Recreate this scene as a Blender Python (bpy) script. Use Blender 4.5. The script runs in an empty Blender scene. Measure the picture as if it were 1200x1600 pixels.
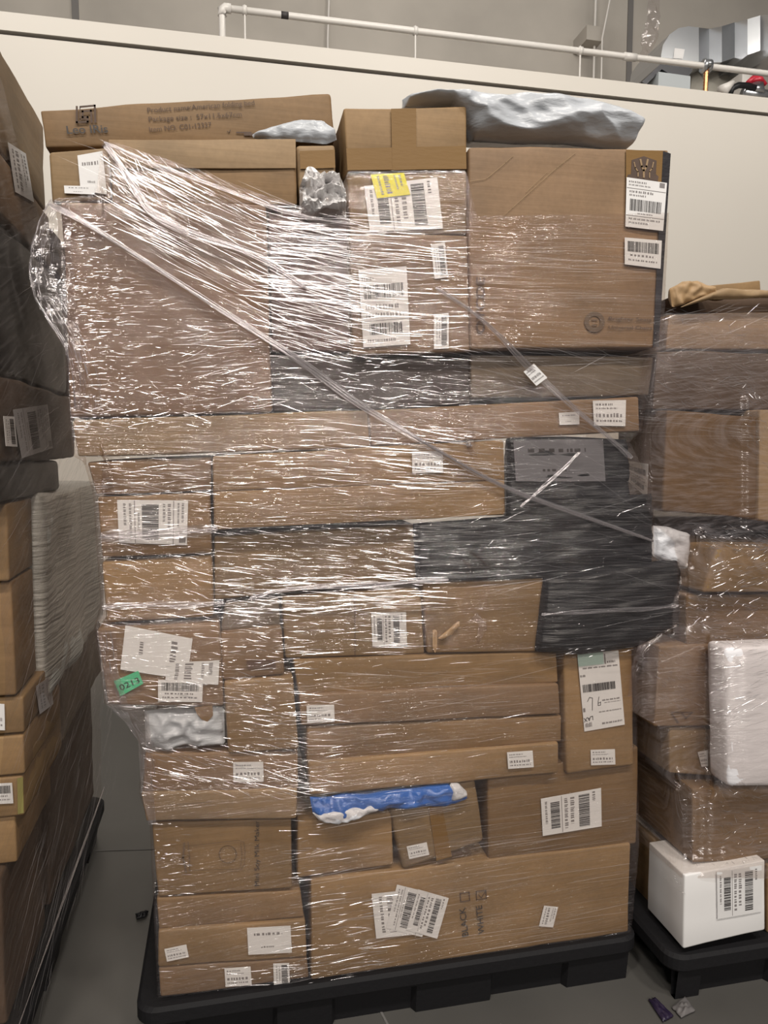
import bpy, math, random
import numpy as np
from mathutils import Vector, Matrix, noise

C = bpy.context.scene.collection
S = bpy.context.scene
H = 1.46                                   # camera height above the floor
FPX = 1155.0                               # focal length in pixels of the 1200x1600 frame
YAW = math.atan(246 / FPX); PIT = math.atan(100 / FPX)

# ------------------------------------------------------------------ camera
cd = bpy.data.cameras.new('camera'); cam = bpy.data.objects.new('camera', cd); C.objects.link(cam)
cd.sensor_fit = 'VERTICAL'; cd.sensor_height = 36.0; cd.lens = 36.0 * FPX / 1600.0
cd.clip_start = 0.05; cd.clip_end = 100
cam.location = (0, 0, H)
fw = Vector((math.sin(YAW) * math.cos(PIT), math.cos(YAW) * math.cos(PIT), -math.sin(PIT)))
rt = Vector((math.cos(YAW), -math.sin(YAW), 0)); up = rt.cross(fw)
cam.rotation_euler = Matrix((rt, up, -fw)).transposed().to_euler()
S.camera = cam

# ------------------------------------------------------------------ world, lamps, exposure
S.view_settings.view_transform = 'Standard'
S.view_settings.look = 'None'
S.view_settings.gamma = 1.0
S.view_settings.exposure = 0.0
S.view_settings.use_curve_mapping = False
w = bpy.data.worlds.new('warehouse_air'); S.world = w; w.use_nodes = True
bg = w.node_tree.nodes['Background']
bg.inputs[0].default_value = (0.95, 0.93, 0.92, 1); bg.inputs[1].default_value = 0.115

def lamp(loc, aim, sx, sy, watt, col=(1.0, 0.945, 0.86)):
    l = bpy.data.lights.new('high_bay_and_fill_light', 'AREA'); l.shape = 'RECTANGLE'; l.size = sx; l.size_y = sy
    l.energy = watt; l.color = col
    o = bpy.data.objects.new('high_bay_and_fill_light', l); C.objects.link(o); o.location = loc
    o.rotation_euler = (Vector(aim) - Vector(loc)).to_track_quat('-Z', 'Y').to_euler()
    return o
for x in (-1.9, 0.4, 2.4):
    lamp((x, -1.5, 6.4), (x * 0.6, 1.5, 0), 0.7, 0.3, 118)
    lamp((x * 1.3, -7.5, 6.8), (x * 0.5, 1.5, 0.5), 0.8, 0.35, 112)
    lamp((x * 1.6, -13.0, 6.8), (x * 0.3, 1.5, 0.8), 1.0, 0.4, 145)
for x in (-1.6, 1.6, 4.8):
    lamp((x, 3.1, 5.6), (x, 5.4, 2.2), 1.4, 0.4, 36)  # added fill lamps over the aisle, aimed to brighten the cream wall
lamp((1.5, 6.0, 8.2), (1.5, 7.6, 4.4), 1.6, 0.5, 38)

# ------------------------------------------------------------------ pixel of the photograph -> point on a plane of the place
def ray(px, py): return fw + rt * ((px - 600) / FPX) + up * ((800 - py) / FPX)
def P(px, py, Y):
    d = ray(px, py); t = Y / d.y
    return Vector((d.x * t, Y, H + d.z * t))
def PX(px, py, X):
    d = ray(px, py); t = X / d.x
    return Vector((X, d.y * t, H + d.z * t))
def PZ(px, py, Z=0.0):
    d = ray(px, py); t = (Z - H) / d.z
    return Vector((d.x * t, d.y * t, Z))

# ------------------------------------------------------------------ object helpers
def obj(name, verts, faces, mat, parent=None, smooth=True, uv=None):
    vs = [Vector(v) for v in verts]
    n = len(vs)
    cx = sum(v.x for v in vs) / n; cy = sum(v.y for v in vs) / n; z0 = min(v.z for v in vs)
    o0 = Vector((cx, cy, z0))
    me = bpy.data.meshes.new(name)
    me.from_pydata([v - o0 for v in vs], [], faces)
    if smooth: me.polygons.foreach_set('use_smooth', [True] * len(me.polygons))
    if uv is not None:
        l = me.uv_layers.new(name='flow')
        co = np.zeros(len(me.loops), dtype=np.int32); me.loops.foreach_get('vertex_index', co)
        l.data.foreach_set('uv', np.array(uv, dtype=np.float32)[co].ravel())
    me.materials.append(mat); me.update()
    o = bpy.data.objects.new(name, me); C.objects.link(o); o.location = o0
    if parent is not None: setp(o, parent)
    return o
def wloc(o):
    v = o.location.copy()
    return v if o.parent is None else o['_w']
WL = {}
def setp(o, p):
    wp = WL.get(p.name, p.location.copy())
    WL[o.name] = o.location.copy()
    o.parent = p
    o.location = o.location - wp
def thing(name, label, cat, loc, group=None):
    o = bpy.data.objects.new(name, None); C.objects.link(o); o.location = loc; o.empty_display_size = 0.05
    tag(o, label, cat, group); return o
def tag(o, label, cat, group=None):
    o['label'] = label; o['category'] = cat
    if group: o['group'] = group
    return o
def struct(o): o['kind'] = 'structure'; return o

def boxmesh(lo, hi):
    x0, y0, z0 = lo; x1, y1, z1 = hi
    v = [(x0,y0,z0),(x1,y0,z0),(x1,y1,z0),(x0,y1,z0),(x0,y0,z1),(x1,y0,z1),(x1,y1,z1),(x0,y1,z1)]
    f = [(0,3,2,1),(4,5,6,7),(0,1,5,4),(1,2,6,5),(2,3,7,6),(3,0,4,7)]
    return v, f
def merge(lst):
    V, F = [], []
    for v, f in lst:
        b = len(V); V += list(v); F += [tuple(i + b for i in q) for q in f]
    return V, F
def tube(pts, rad, n=6, cap=True):
    pts = [Vector(p) for p in pts]; V, F = [], []
    rads = rad if isinstance(rad, (list, tuple)) else [rad] * len(pts)
    for i, p in enumerate(pts):
        t = (pts[min(i + 1, len(pts) - 1)] - pts[max(i - 1, 0)]).normalized()
        a = t.cross(Vector((0, 0, 1)))
        if a.length < 0.05: a = t.cross(Vector((0, 1, 0)))
        a.normalize(); b = t.cross(a)
        for k in range(n):
            th = 2 * math.pi * k / n
            V.append(p + (a * math.cos(th) + b * math.sin(th)) * rads[i])
    for i in range(len(pts) - 1):
        for k in range(n):
            F.append((i * n + k, i * n + (k + 1) % n, (i + 1) * n + (k + 1) % n, (i + 1) * n + k))
    if cap:
        F.append(tuple(range(n - 1, -1, -1))); F.append(tuple((len(pts) - 1) * n + k for k in range(n)))
    return V, F

# rounded, slightly dented carton between 8 corners: front quad A(TL) B(TR) Cc(BR) D(BL), back = front + off
def rbox(A, B, Cc, D, off, r=0.006, dent=0.0016, seed=0, cell=0.05, crush=0.0, back=None):
    A, B, Cc, D = map(Vector, (A, B, Cc, D)); off = Vector(off)
    w = ((B - A).length + (Cc - D).length) / 2; h = ((A - D).length + (B - Cc).length) / 2; d = off.length
    r = min(r, w * .3, h * .3, d * .3)
    def ticks(L):
        n = max(1, int((L - 2 * r) / cell))
        return [0, r * .35, r] + [r + (L - 2 * r) * k / n for k in range(1, n)] + [L - r, L - r * .35, L]
    tx, ty, tz = ticks(w), ticks(d), ticks(h)
    V, F, key = [], [], {}
    so = Vector((seed * 3.17, seed * 1.3, seed * 7.7))
    def vert(i, j, k):
        kk = (i, j, k)
        if kk in key: return key[kk]
        p = Vector((tx[i], ty[j], tz[k]))
        q = Vector((min(max(p.x, r), w - r), min(max(p.y, r), d - r), min(max(p.z, r), h - r)))
        dv = p - q
        nrm = dv.normalized() if dv.length > 1e-9 else Vector((0, 0, 1))
        p2 = q + nrm * r
        e = noise.noise(p2 * 5 + so) * dent * 1.6 + noise.noise(p2 * 14 + so) * dent * .7
        inset = 0
        if crush:
            c = noise.noise(p2 * 9 + so * 2)
            inset = max(0, c) * crush * (1 if (min(p.x, w - p.x) < .02 or min(p.z, h - p.z) < .015) else .25)
        p2 = p2 + nrm * (e - inset)
        u, v, t = p2.x / w, p2.y / d, p2.z / h
        bot = D.lerp(Cc, u); top = A.lerp(B, u)
        P3 = bot.lerp(top, t) + off * v
        key[kk] = len(V); V.append(P3); return key[kk]
    nx, ny, nz = len(tx) - 1, len(ty) - 1, len(tz) - 1
    for i in range(nx):
        for k in range(nz):
            F.append((vert(i,0,k), vert(i+1,0,k), vert(i+1,0,k+1), vert(i,0,k+1)))
            F.append((vert(i,ny,k), vert(i,ny,k+1), vert(i+1,ny,k+1), vert(i+1,ny,k)))
    for i in range(nx):
        for j in range(ny):
            F.append((vert(i,j,0), vert(i,j+1,0), vert(i+1,j+1,0), vert(i+1,j,0)))
            F.append((vert(i,j,nz), vert(i+1,j,nz), vert(i+1,j+1,nz), vert(i,j+1,nz)))
    for j in range(ny):
        for k in range(nz):
            F.append((vert(0,j,k), vert(0,j,k+1), vert(0,j+1,k+1), vert(0,j+1,k)))
            F.append((vert(nx,j,k), vert(nx,j+1,k), vert(nx,j+1,k+1), vert(nx,j,k+1)))
    return V, F

def interp(pl, t):
    n = len(pl) - 1; f = min(max(t, 0), 1) * n; i = min(int(f), n - 1); a = f - i
    return (pl[i][0] * (1 - a) + pl[i + 1][0] * a, pl[i][1] * (1 - a) + pl[i + 1][1] * a)
# soft bag between an upper and a lower outline, with real thickness and folds
def pillow(upper, lower, Y, thick, nu=50, nv=16, amp=0.004, fs=14, seed=0, stretch=(1, 1, 1), back=None, pw=0.5, tilt=0.0):
    V, F = [], []
    so = Vector((seed * 5.1, seed * 2.7, seed * 9.3)); back = thick if back is None else back
    def prof(u, v): return (max(0, 1 - (2 * u - 1) ** 4) ** pw) * (max(0, 1 - (2 * v - 1) ** 2) ** pw)
    def pt(i, j, side):
        u, v = i / nu, j / nv
        a = interp(upper, u); b = interp(lower, u)
        q = P(a[0] * (1 - v) + b[0] * v, a[1] * (1 - v) + b[1] * v, Y)
        q2 = Vector((q.x * stretch[0], q.y * stretch[1], q.z * stretch[2]))
        n1 = 1 - abs(noise.noise(q2 * fs + so)) * 2.6 + .5 * (1 - abs(noise.noise(q2 * fs * 2.1 + so)) * 3) - .25
        n2 = noise.noise(q2 * fs * 2.7 + so)
        pr = prof(u, v)
        dy = pr * (thick if side == 0 else -back) + (n1 * amp + n2 * amp * .5) * (1 if side == 0 else -1) * min(1, pr * 3)
        edge = noise.noise(q2 * fs * .8 + so * 1.7) * amp * 1.2 * (1 - min(1, pr))
        return Vector((q.x, Y - dy + tilt * v, q.z + edge))
    for side in (0, 1):
        for j in range(nv + 1):
            for i in range(nu + 1): V.append(pt(i, j, side))
    o = (nu + 1) * (nv + 1); W = nu + 1
    for j in range(nv):
        for i in range(nu):
            a = j * W + i
            F.append((a, a + W, a + W + 1, a + 1)); F.append((o + a, o + a + 1, o + a + W + 1, o + a + W))
    rim = [i for i in range(W)] + [j * W + nu for j in range(1, nv + 1)] + [nv * W + i for i in range(nu - 1, -1, -1)] + [j * W for j in range(nv - 1, 0, -1)]
    for k in range(len(rim)):
        a, b = rim[k], rim[(k + 1) % len(rim)]
        F.append((a, b, b + o, a + o))
    return V, F

# ------------------------------------------------------------------ materials
def newmat(name):
    m = bpy.data.materials.new(name); m.use_nodes = True
    nt = m.node_tree; nt.nodes.clear()
    return m, nt, nt.nodes, nt.links
def nd(ns, t, **kw):
    n = ns.new(t)
    for k, v in kw.items(): setattr(n, k, v)
    return n
def simple(name, col, rough=0.6, metal=0.0, bump=0.0, bscale=(20, 20, 20), var=0.0, vscale=3.0, coat=0.0, spec=None):
    m, nt, ns, ln = newmat(name)
    out = nd(ns, 'ShaderNodeOutputMaterial'); b = nd(ns, 'ShaderNodeBsdfPrincipled')
    ln.new(b.outputs[0], out.inputs[0])
    b.inputs['Base Color'].default_value = (*col, 1); b.inputs['Roughness'].default_value = rough
    b.inputs['Metallic'].default_value = metal; b.inputs['Coat Weight'].default_value = coat
    if spec is not None: b.inputs['Specular IOR Level'].default_value = spec
    tc = nd(ns, 'ShaderNodeTexCoord')
    if var:
        n = nd(ns, 'ShaderNodeTexNoise'); n.inputs['Scale'].default_value = vscale; n.inputs['Detail'].default_value = 5
        ln.new(tc.outputs['Object'], n.inputs['Vector'])
        mx = nd(ns, 'ShaderNodeMix', data_type='RGBA', blend_type='MULTIPLY'); mx.inputs[0].default_value = 1
        mx.inputs[6].default_value = (*col, 1)
        cr = nd(ns, 'ShaderNodeValToRGB'); cr.color_ramp.elements[0].position = .3; cr.color_ramp.elements[1].position = .7
        cr.color_ramp.elements[0].color = (1 - var,) * 3 + (1,); cr.color_ramp.elements[1].color = (1 + var * .4,) * 3 + (1,)
        ln.new(n.outputs[0], cr.inputs[0]); ln.new(cr.outputs[0], mx.inputs[7]); ln.new(mx.outputs[2], b.inputs['Base Color'])
    if bump:
        mp = nd(ns, 'ShaderNodeMapping'); mp.inputs['Scale'].default_value = bscale
        n = nd(ns, 'ShaderNodeTexNoise'); n.inputs['Scale'].default_value = 1; n.inputs['Detail'].default_value = 4
        bp = nd(ns, 'ShaderNodeBump'); bp.inputs['Strength'].default_value = bump; bp.inputs['Distance'].default_value = .01
        ln.new(tc.outputs['Object'], mp.inputs[0]); ln.new(mp.outputs[0], n.inputs['Vector'])
        ln.new(n.outputs[0], bp.inputs['Height']); ln.new(bp.outputs[0], b.inputs['Normal'])
    return m
def cardboard(name, col, var=.24):
    m, nt, ns, ln = newmat(name)
    out = nd(ns, 'ShaderNodeOutputMaterial'); b = nd(ns, 'ShaderNodeBsdfPrincipled'); ln.new(b.outputs[0], out.inputs[0])
    b.inputs['Roughness'].default_value = .62; b.inputs['Specular IOR Level'].default_value = .35
    tc = nd(ns, 'ShaderNodeTexCoord')
    oi = nd(ns, 'ShaderNodeObjectInfo')
    off = nd(ns, 'ShaderNodeVectorMath', operation='SCALE'); off.inputs['Scale'].default_value = 17
    cmb = nd(ns, 'ShaderNodeCombineXYZ')
    for i in range(3): ln.new(oi.outputs['Random'], cmb.inputs[i])
    ln.new(cmb.outputs[0], off.inputs[0])
    add = nd(ns, 'ShaderNodeVectorMath', operation='ADD'); ln.new(tc.outputs['Object'], add.inputs[0]); ln.new(off.outputs[0], add.inputs[1])
    n1 = nd(ns, 'ShaderNodeTexNoise'); n1.inputs['Scale'].default_value = 5; n1.inputs['Detail'].default_value = 6; ln.new(add.outputs[0], n1.inputs['Vector'])
    mp = nd(ns, 'ShaderNodeMapping'); mp.inputs['Scale'].default_value = (3, 3, 60); ln.new(add.outputs[0], mp.inputs[0])
    n2 = nd(ns, 'ShaderNodeTexNoise'); n2.inputs['Scale'].default_value = 1; n2.inputs['Detail'].default_value = 3; ln.new(mp.outputs[0], n2.inputs['Vector'])
    n3 = nd(ns, 'ShaderNodeTexNoise'); n3.inputs['Scale'].default_value = 90; n3.inputs['Detail'].default_value = 2; ln.new(add.outputs[0], n3.inputs['Vector'])
    r1 = nd(ns, 'ShaderNodeMapRange'); r1.inputs[1].default_value = .3; r1.inputs[2].default_value = .7; r1.inputs[3].default_value = 1 - var; r1.inputs[4].default_value = 1 + var * .6
    ln.new(n1.outputs[0], r1.inputs[0])
    r2 = nd(ns, 'ShaderNodeMapRange'); r2.inputs[1].default_value = .3; r2.inputs[2].default_value = .7; r2.inputs[3].default_value = .93; r2.inputs[4].default_value = 1.05
    ln.new(n2.outputs[0], r2.inputs[0])
    r3 = nd(ns, 'ShaderNodeMapRange'); r3.inputs[3].default_value = .88; r3.inputs[4].default_value = 1.12; ln.new(n3.outputs[0], r3.inputs[0])
    r4 = nd(ns, 'ShaderNodeMapRange'); r4.inputs[3].default_value = .86; r4.inputs[4].default_value = 1.12; ln.new(oi.outputs['Random'], r4.inputs[0])
    m1 = nd(ns, 'ShaderNodeMath', operation='MULTIPLY'); ln.new(r1.outputs[0], m1.inputs[0]); ln.new(r2.outputs[0], m1.inputs[1])
    m2 = nd(ns, 'ShaderNodeMath', operation='MULTIPLY'); ln.new(m1.outputs[0], m2.inputs[0]); ln.new(r3.outputs[0], m2.inputs[1])
    m3 = nd(ns, 'ShaderNodeMath', operation='MULTIPLY'); ln.new(m2.outputs[0], m3.inputs[0]); ln.new(r4.outputs[0], m3.inputs[1])
    vm = nd(ns, 'ShaderNodeVectorMath', operation='SCALE'); vm.inputs[0].default_value = col; ln.new(m3.outputs[0], vm.inputs['Scale'])
    ln.new(vm.outputs[0], b.inputs['Base Color'])
    bp = nd(ns, 'ShaderNodeBump'); bp.inputs['Strength'].default_value = .25; bp.inputs['Distance'].default_value = .004
    ln.new(n2.outputs[0], bp.inputs['Height']); ln.new(bp.outputs[0], b.inputs['Normal'])
    return m
def film(name, fac=.10, facvar=.10, haze=.05, hazecol=(.75, .66, .70), rough=.10, stretch=(7, 170), bump=.8, dist=.005, spark=0.0):
    """clear stretch film: mostly see-through, a little milky, with glossy wrinkles drawn along the stretch direction"""
    m, nt, ns, ln = newmat(name)
    out = nd(ns, 'ShaderNodeOutputMaterial')
    uv = nd(ns, 'ShaderNodeUVMap', uv_map='flow')
    mp = nd(ns, 'ShaderNodeMapping'); mp.inputs['Scale'].default_value = (stretch[0], stretch[1], 1)
    ln.new(uv.outputs[0], mp.inputs[0])
    n1 = nd(ns, 'ShaderNodeTexNoise'); n1.inputs['Scale'].default_value = 1; n1.inputs['Detail'].default_value = 3; n1.inputs['Roughness'].default_value = .6
    n1.inputs['Distortion'].default_value = .3
    ln.new(mp.outputs[0], n1.inputs['Vector'])
    mp2 = nd(ns, 'ShaderNodeMapping'); mp2.inputs['Scale'].default_value = (2.2, 9, 1); ln.new(uv.outputs[0], mp2.inputs[0])
    n2 = nd(ns, 'ShaderNodeTexNoise'); n2.inputs['Scale'].default_value = 1.2; n2.inputs['Detail'].default_value = 3; ln.new(mp2.outputs[0], n2.inputs['Vector'])
    bp = nd(ns, 'ShaderNodeBump'); bp.inputs['Strength'].default_value = bump; bp.inputs['Distance'].default_value = dist
    ln.new(n1.outputs[0], bp.inputs['Height'])
    g = nd(ns, 'ShaderNodeBsdfGlossy'); g.inputs['Roughness'].default_value = rough; g.inputs['Color'].default_value = (1, .95, .97, 1)
    ln.new(bp.outputs[0], g.inputs['Normal'])
    tr = nd(ns, 'ShaderNodeBsdfTransparent'); tr.inputs[0].default_value = (.935, .905, .88, 1)
    df = nd(ns, 'ShaderNodeBsdfDiffuse'); df.inputs[0].default_value = (*hazecol, 1); ln.new(bp.outputs[0], df.inputs['Normal'])
    mh = nd(ns, 'ShaderNodeMixShader'); ln.new(tr.outputs[0], mh.inputs[1]); ln.new(df.outputs[0], mh.inputs[2])
    rh = nd(ns, 'ShaderNodeMapRange'); rh.inputs[1].default_value = .42; rh.inputs[2].default_value = .72; rh.inputs[3].default_value = haze * .5; rh.inputs[4].default_value = haze * 2.4
    ln.new(n1.outputs[0], rh.inputs[0]); ln.new(rh.outputs[0], mh.inputs[0])
    rf = nd(ns, 'ShaderNodeMapRange'); rf.inputs[1].default_value = .35; rf.inputs[2].default_value = .7; rf.inputs[3].default_value = fac; rf.inputs[4].default_value = fac + facvar
    ln.new(n2.outputs[0], rf.inputs[0])
    mg = nd(ns, 'ShaderNodeMixShader'); ln.new(rf.outputs[0], mg.inputs[0]); ln.new(mh.outputs[0], mg.inputs[1]); ln.new(g.outputs[0], mg.inputs[2])
    ln.new(mg.outputs[0], out.inputs[0])
    return m
def strandmat(name, fac, rough=.16, haze=.18):
    m, nt, ns, ln = newmat(name)
    out = nd(ns, 'ShaderNodeOutputMaterial')
    g = nd(ns, 'ShaderNodeBsdfGlossy'); g.inputs['Roughness'].default_value = rough; g.inputs['Color'].default_value = (1, .95, .97, 1)
    tr = nd(ns, 'ShaderNodeBsdfTransparent'); tr.inputs[0].default_value = (.95, .94, .94, 1)
    df = nd(ns, 'ShaderNodeBsdfDiffuse'); df.inputs[0].default_value = (.82, .78, .8, 1)
    a = nd(ns, 'ShaderNodeMixShader'); a.inputs[0].default_value = haze; ln.new(tr.outputs[0], a.inputs[1]); ln.new(df.outputs[0], a.inputs[2])
    b = nd(ns, 'ShaderNodeMixShader'); b.inputs[0].default_value = fac; ln.new(a.outputs[0], b.inputs[1]); ln.new(g.outputs[0], b.inputs[2])
    ln.new(b.outputs[0], out.inputs[0]); return m

CB = {'a': cardboard('cardboard_tan', (.285, .178, .086)), 'b': cardboard('cardboard_brown', (.235, .143, .070)),
      'c': cardboard('cardboard_pink_brown', (.240, .150, .086)), 'd': cardboard('cardboard_olive', (.245, .162, .085)),
      'e': cardboard('cardboard_pale', (.32, .215, .12)), 'g': cardboard('cardboard_grey_brown', (.175, .135, .10)),
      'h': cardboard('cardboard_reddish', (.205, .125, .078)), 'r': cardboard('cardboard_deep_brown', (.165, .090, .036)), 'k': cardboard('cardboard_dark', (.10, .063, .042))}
M_white = simple('sticker_paper', (.78, .76, .76), .5, var=.06, vscale=12)
M_ink = simple('printing_ink', (.035, .03, .03), .6)
M_greyink = simple('pale_printing_ink', (.22, .2, .2), .6)
M_brownink = simple('box_print_ink', (.09, .055, .04), .7, var=.2, vscale=40)
M_fadeink = simple('faded_box_print_ink', (.15, .10, .065), .7, var=.2, vscale=40)
M_yellow = simple('yellow_sticker', (.80, .74, .03), .5)
M_green = simple('green_sticker', (.08, .50, .25), .5)
M_red = simple('red_valve_paint', (.5, .02, .04), .35)
M_tape = simple('packing_tape', (.21, .118, .04), .5, spec=.25, bump=.06, bscale=(30, 30, 120))
M_blacktape = simple('black_tape', (.03, .027, .03), .3, bump=.2, bscale=(30, 30, 100))
M_mailer = simple('grey_poly_mailer', (.50, .52, .56), .33, bump=.6, bscale=(14, 14, 45), var=.12, vscale=9)
M_silver = simple('crumpled_silver_mailer', (.74, .72, .72), .36, metal=.05, bump=.3, bscale=(35, 35, 35))
M_blue = simple('blue_plastic_bag', (.035, .14, .50), .28, bump=.5, bscale=(25, 25, 50), var=.2, vscale=12)
M_whiteplastic = simple('white_plastic', (.62, .62, .66), .3, bump=.4, bscale=(40, 40, 60))
M_blackbag = simple('black_plastic_bag', (.014, .015, .019), .42, bump=.9, bscale=(6, 6, 95), var=.3, vscale=8)
M_dark = simple('dark_plastic', (.012, .012, .014), .5)
M_foam = simple('white_foam_wrap', (.86, .84, .88), .5, bump=.3, bscale=(12, 12, 40), var=.06)
M_pallet = simple('black_pallet_plastic', (.009, .0085, .010), .7, spec=.25, bump=.15, bscale=(60, 60, 60))
M_paper = simple('torn_kraft_paper', (.42, .27, .14), .6, var=.2, bump=.2, bscale=(20, 20, 20))
M_cream = simple('cream_wall_paint', (.60, .56, .51), .55, var=.03, vscale=.7)
M_seam = simple('wall_joint', (.16, .15, .145), .7)
M_concrete = simple('concrete_wall', (.43, .395, .355), .8, var=.22, vscale=.9, bump=.1, bscale=(3, 3, 1))
M_pipe = simple('white_pipe', (.66, .63, .60), .35)
M_steel = simple('galvanised_steel', (.50, .51, .53), .28, metal=.9, bump=.08, bscale=(6, 6, 6))
M_darksteel = simple('dark_steel', (.05, .05, .055), .4, metal=.6)
M_copper = simple('threaded_copper', (.55, .27, .13), .3, metal=.9)
M_graywrap = simple('cloudy_layered_film', (.50, .485, .45), .38, bump=.9, bscale=(8, 4, 90), var=.12, vscale=4)

def floor_material():
    m = simple('sealed_concrete_floor', (.092, .087, .081), .36, var=.3, vscale=1.3, bump=.05, bscale=(6, 6, 6)); return m
M_floor = floor_material()

# ------------------------------------------------------------------ structure
def plane_struct(name, vs, mat):
    return struct(obj(name, vs, [tuple(range(len(vs)))], mat, smooth=False))
v, f = boxmesh((-9, -15, -.1), (13, 9.2, 0)); struct(obj('floor', v, f, M_floor, smooth=False))
ZT = P(600, 85, 5.0).z                      # top of the cream partition
ZS = P(600, 113, 5.0).z
v, f = boxmesh((-9, 5.02, 0), (13, 5.12, ZS - .008)); struct(obj('wall_partition', v, f, M_cream, smooth=False))
v, f = boxmesh((-9, 5.045, ZS - .008), (13, 5.12, ZS + .008)); struct(obj('trim_1', v, f, M_seam, smooth=False))
v, f = boxmesh((-9, 5.0, ZS + .008), (13, 5.14, ZT)); struct(obj('trim_2', v, f, M_cream, smooth=False))
v, f = boxmesh((-9, 7.6, 0), (13, 7.8, 9)); struct(obj('wall_back', v, f, M_concrete, smooth=False))
v, f = boxmesh((-9, 5.14, ZT - .25), (13, 7.6, ZT - .15)); struct(obj('ceiling_partition', v, f, M_cream, smooth=False))
for k, px in enumerate((118, 985)):
    p = P(px, 30, 7.59); v, f = boxmesh((p.x - .03, 7.585, 4), (p.x + .03, 7.6, 9)); struct(obj('trim_%d' % (k + 3), v, f, M_seam, smooth=False))
# floor joints
def strip(a, b, wd, mat, name):
    a, b = Vector(a), Vector(b); n = (b - a).cross(Vector((0, 0, 1))).normalized() * wd / 2; z = Vector((0, 0, .0015))
    return struct(obj(name, [a - n + z, b - n + z, b + n + z, a + n + z], [(0, 1, 2, 3)], mat, smooth=False))
a = PZ(140, 1330); b = PZ(236, 1327)
d = (b - a).normalized(); strip(a - d * 3, b + d * 8, .008, M_seam, 'trim_5')
a = PZ(605, 1600); b = PZ(592, 1575)
strip(a + (a - b) * 2, b + (b - a) * 4, .006, M_seam, 'trim_6')

# ------------------------------------------------------------------ things on the partition and the back wall
YP = 5.35
a = P(347, 24, YP); b = P(1200, 105, YP); b2 = a + (b - a) * 1.5
pz = (a.z + b.z) / 2; a.z = pz; b.z = pz; b2.z = pz
t = thing('water_pipe', 'white pipe running along the top of the cream wall, elbow at its left end', 'pipe', (a.x, a.y, ZT - .15))
obj('pipe_run', *tube([a + (b2 - a) * (k / 12) for k in range(13)], .022, 12), M_pipe, t)
obj('elbow', *merge([tube([a + Vector((.06, 0, 0)), a + Vector((.02, 0, 0)), a + Vector((0, 0, -.015)), a + Vector((0, 0, -.05))], .031, 12), tube([a, (a.x, a.y, ZT - .15)], .022, 12)]), M_pipe, t)
for px in (383, 649, 907):
    q = P(px, 60, YP); obj('pipe_hanger', *merge([tube([(q.x, YP, pz + .035), (q.x, YP, ZT - .15)], .007, 6), tube([(q.x - .014, YP, pz), (q.x + .014, YP, pz)], .03, 12)]), M_pipe, t)
for px in (985,):
    q = P(px, 60, YP); obj('coupling', *tube([(q.x - .05, YP, pz), (q.x + .05, YP, pz)], .028, 12), M_pipe, t)
q = P(445, 34, YP); obj('pipe_marking', *tube([(q.x - .025, YP, pz), (q.x + .025, YP, pz)], .0225, 12), M_ink, t)['label'] = 'dark printed band on the pipe'
q = P(1104, 90, YP)
cl = thing('threaded_rod_clamp', 'grey pipe clamp on a threaded copper coloured rod, right end of the pipe', 'pipe clamp', (q.x, YP, ZT - .15))
obj('clamp', *merge([tube([(q.x - .03, YP, pz), (q.x - .01, YP, pz)], .05, 12), tube([(q.x + .01, YP, pz), (q.x + .03, YP, pz)], .05, 12), tube([(q.x, YP - .06, pz), (q.x, YP + .06, pz)], .02, 8)]), M_steel, cl)
rp = []; rr = []
zz = pz - .03
while zz > ZT - .15: rp.append((q.x, YP, zz)); rr.append(.022 if len(rp) % 2 else .016); zz -= .011
obj('threaded_rod', *tube(rp, rr, 8), M_copper, cl)
for (px, Y, r_, lab) in ((512, 7.5, .010, 'thin vertical conduit on the concrete wall above the pipe, left of centre'),
                         (929, 7.4, .012, 'thick pale conduit on the concrete wall, left of the metal duct'),
                         (941, 7.2, .009, 'bright thin cable hanging down behind the pipe, left of the duct')):
    q0 = P(px, 60, Y); q1 = P(px + (12 if px == 941 else 2), 0, Y)
    dz = (9 - q0.z) / (q1.z - q0.z) * .5
    tag(obj('conduit', *tube([(q0.x, Y, ZT - .15), (q0.x, Y, q0.z), tuple(Vector((q0.x, Y, q0.z)) + (q1 - q0) * 1.0), (q1.x, Y, 8.5)], r_, 8), M_pipe), lab, 'conduit')
q = P(922, 60, 7.4)
v, f = boxmesh((q.x - .09, 7.3, q.z - .07), (q.x + .09, 7.6, q.z + .07)); tag(obj('junction_box', v, f, M_concrete, smooth=False), 'small grey junction box on the concrete wall beside the conduits', 'junction box')
# galvanised duct with a segmented bend
YD = 5.9
d0 = P(1075, 95, YD)
du = thing('metal_duct', 'galvanised metal duct with segmented bend at the upper right corner', 'air duct', (d0.x, YD, ZT - .15))
outl = [(1033, 99), (1033, 86), (1036, 70), (1046, 54), (1060, 44), (1076, 41), (1092, 43), (1092, 100)]
fr = [P(x, y, YD) for x, y in outl]; bk = [p + Vector((.0, .5, 0)) for p in fr]; n = len(fr)
obj('duct_end_panel', fr + bk, [tuple(range(n))] + [tuple(range(2 * n - 1, n - 1, -1))] + [(i, n + i, n + (i + 1) % n, (i + 1) % n) for i in range(n)], M_steel, du, smooth=False)
seg = [(1092, 43, 100, 5.9), (1108, 45, 98, 6.05), (1128, 41, 97, 5.93), (1148, 35, 90, 5.98), (1168, 30, 86, 5.82), (1188, 24, 79, 5.78), (1215, 22, 77, 5.6), (1300, 10, 60, 5.5)]
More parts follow.
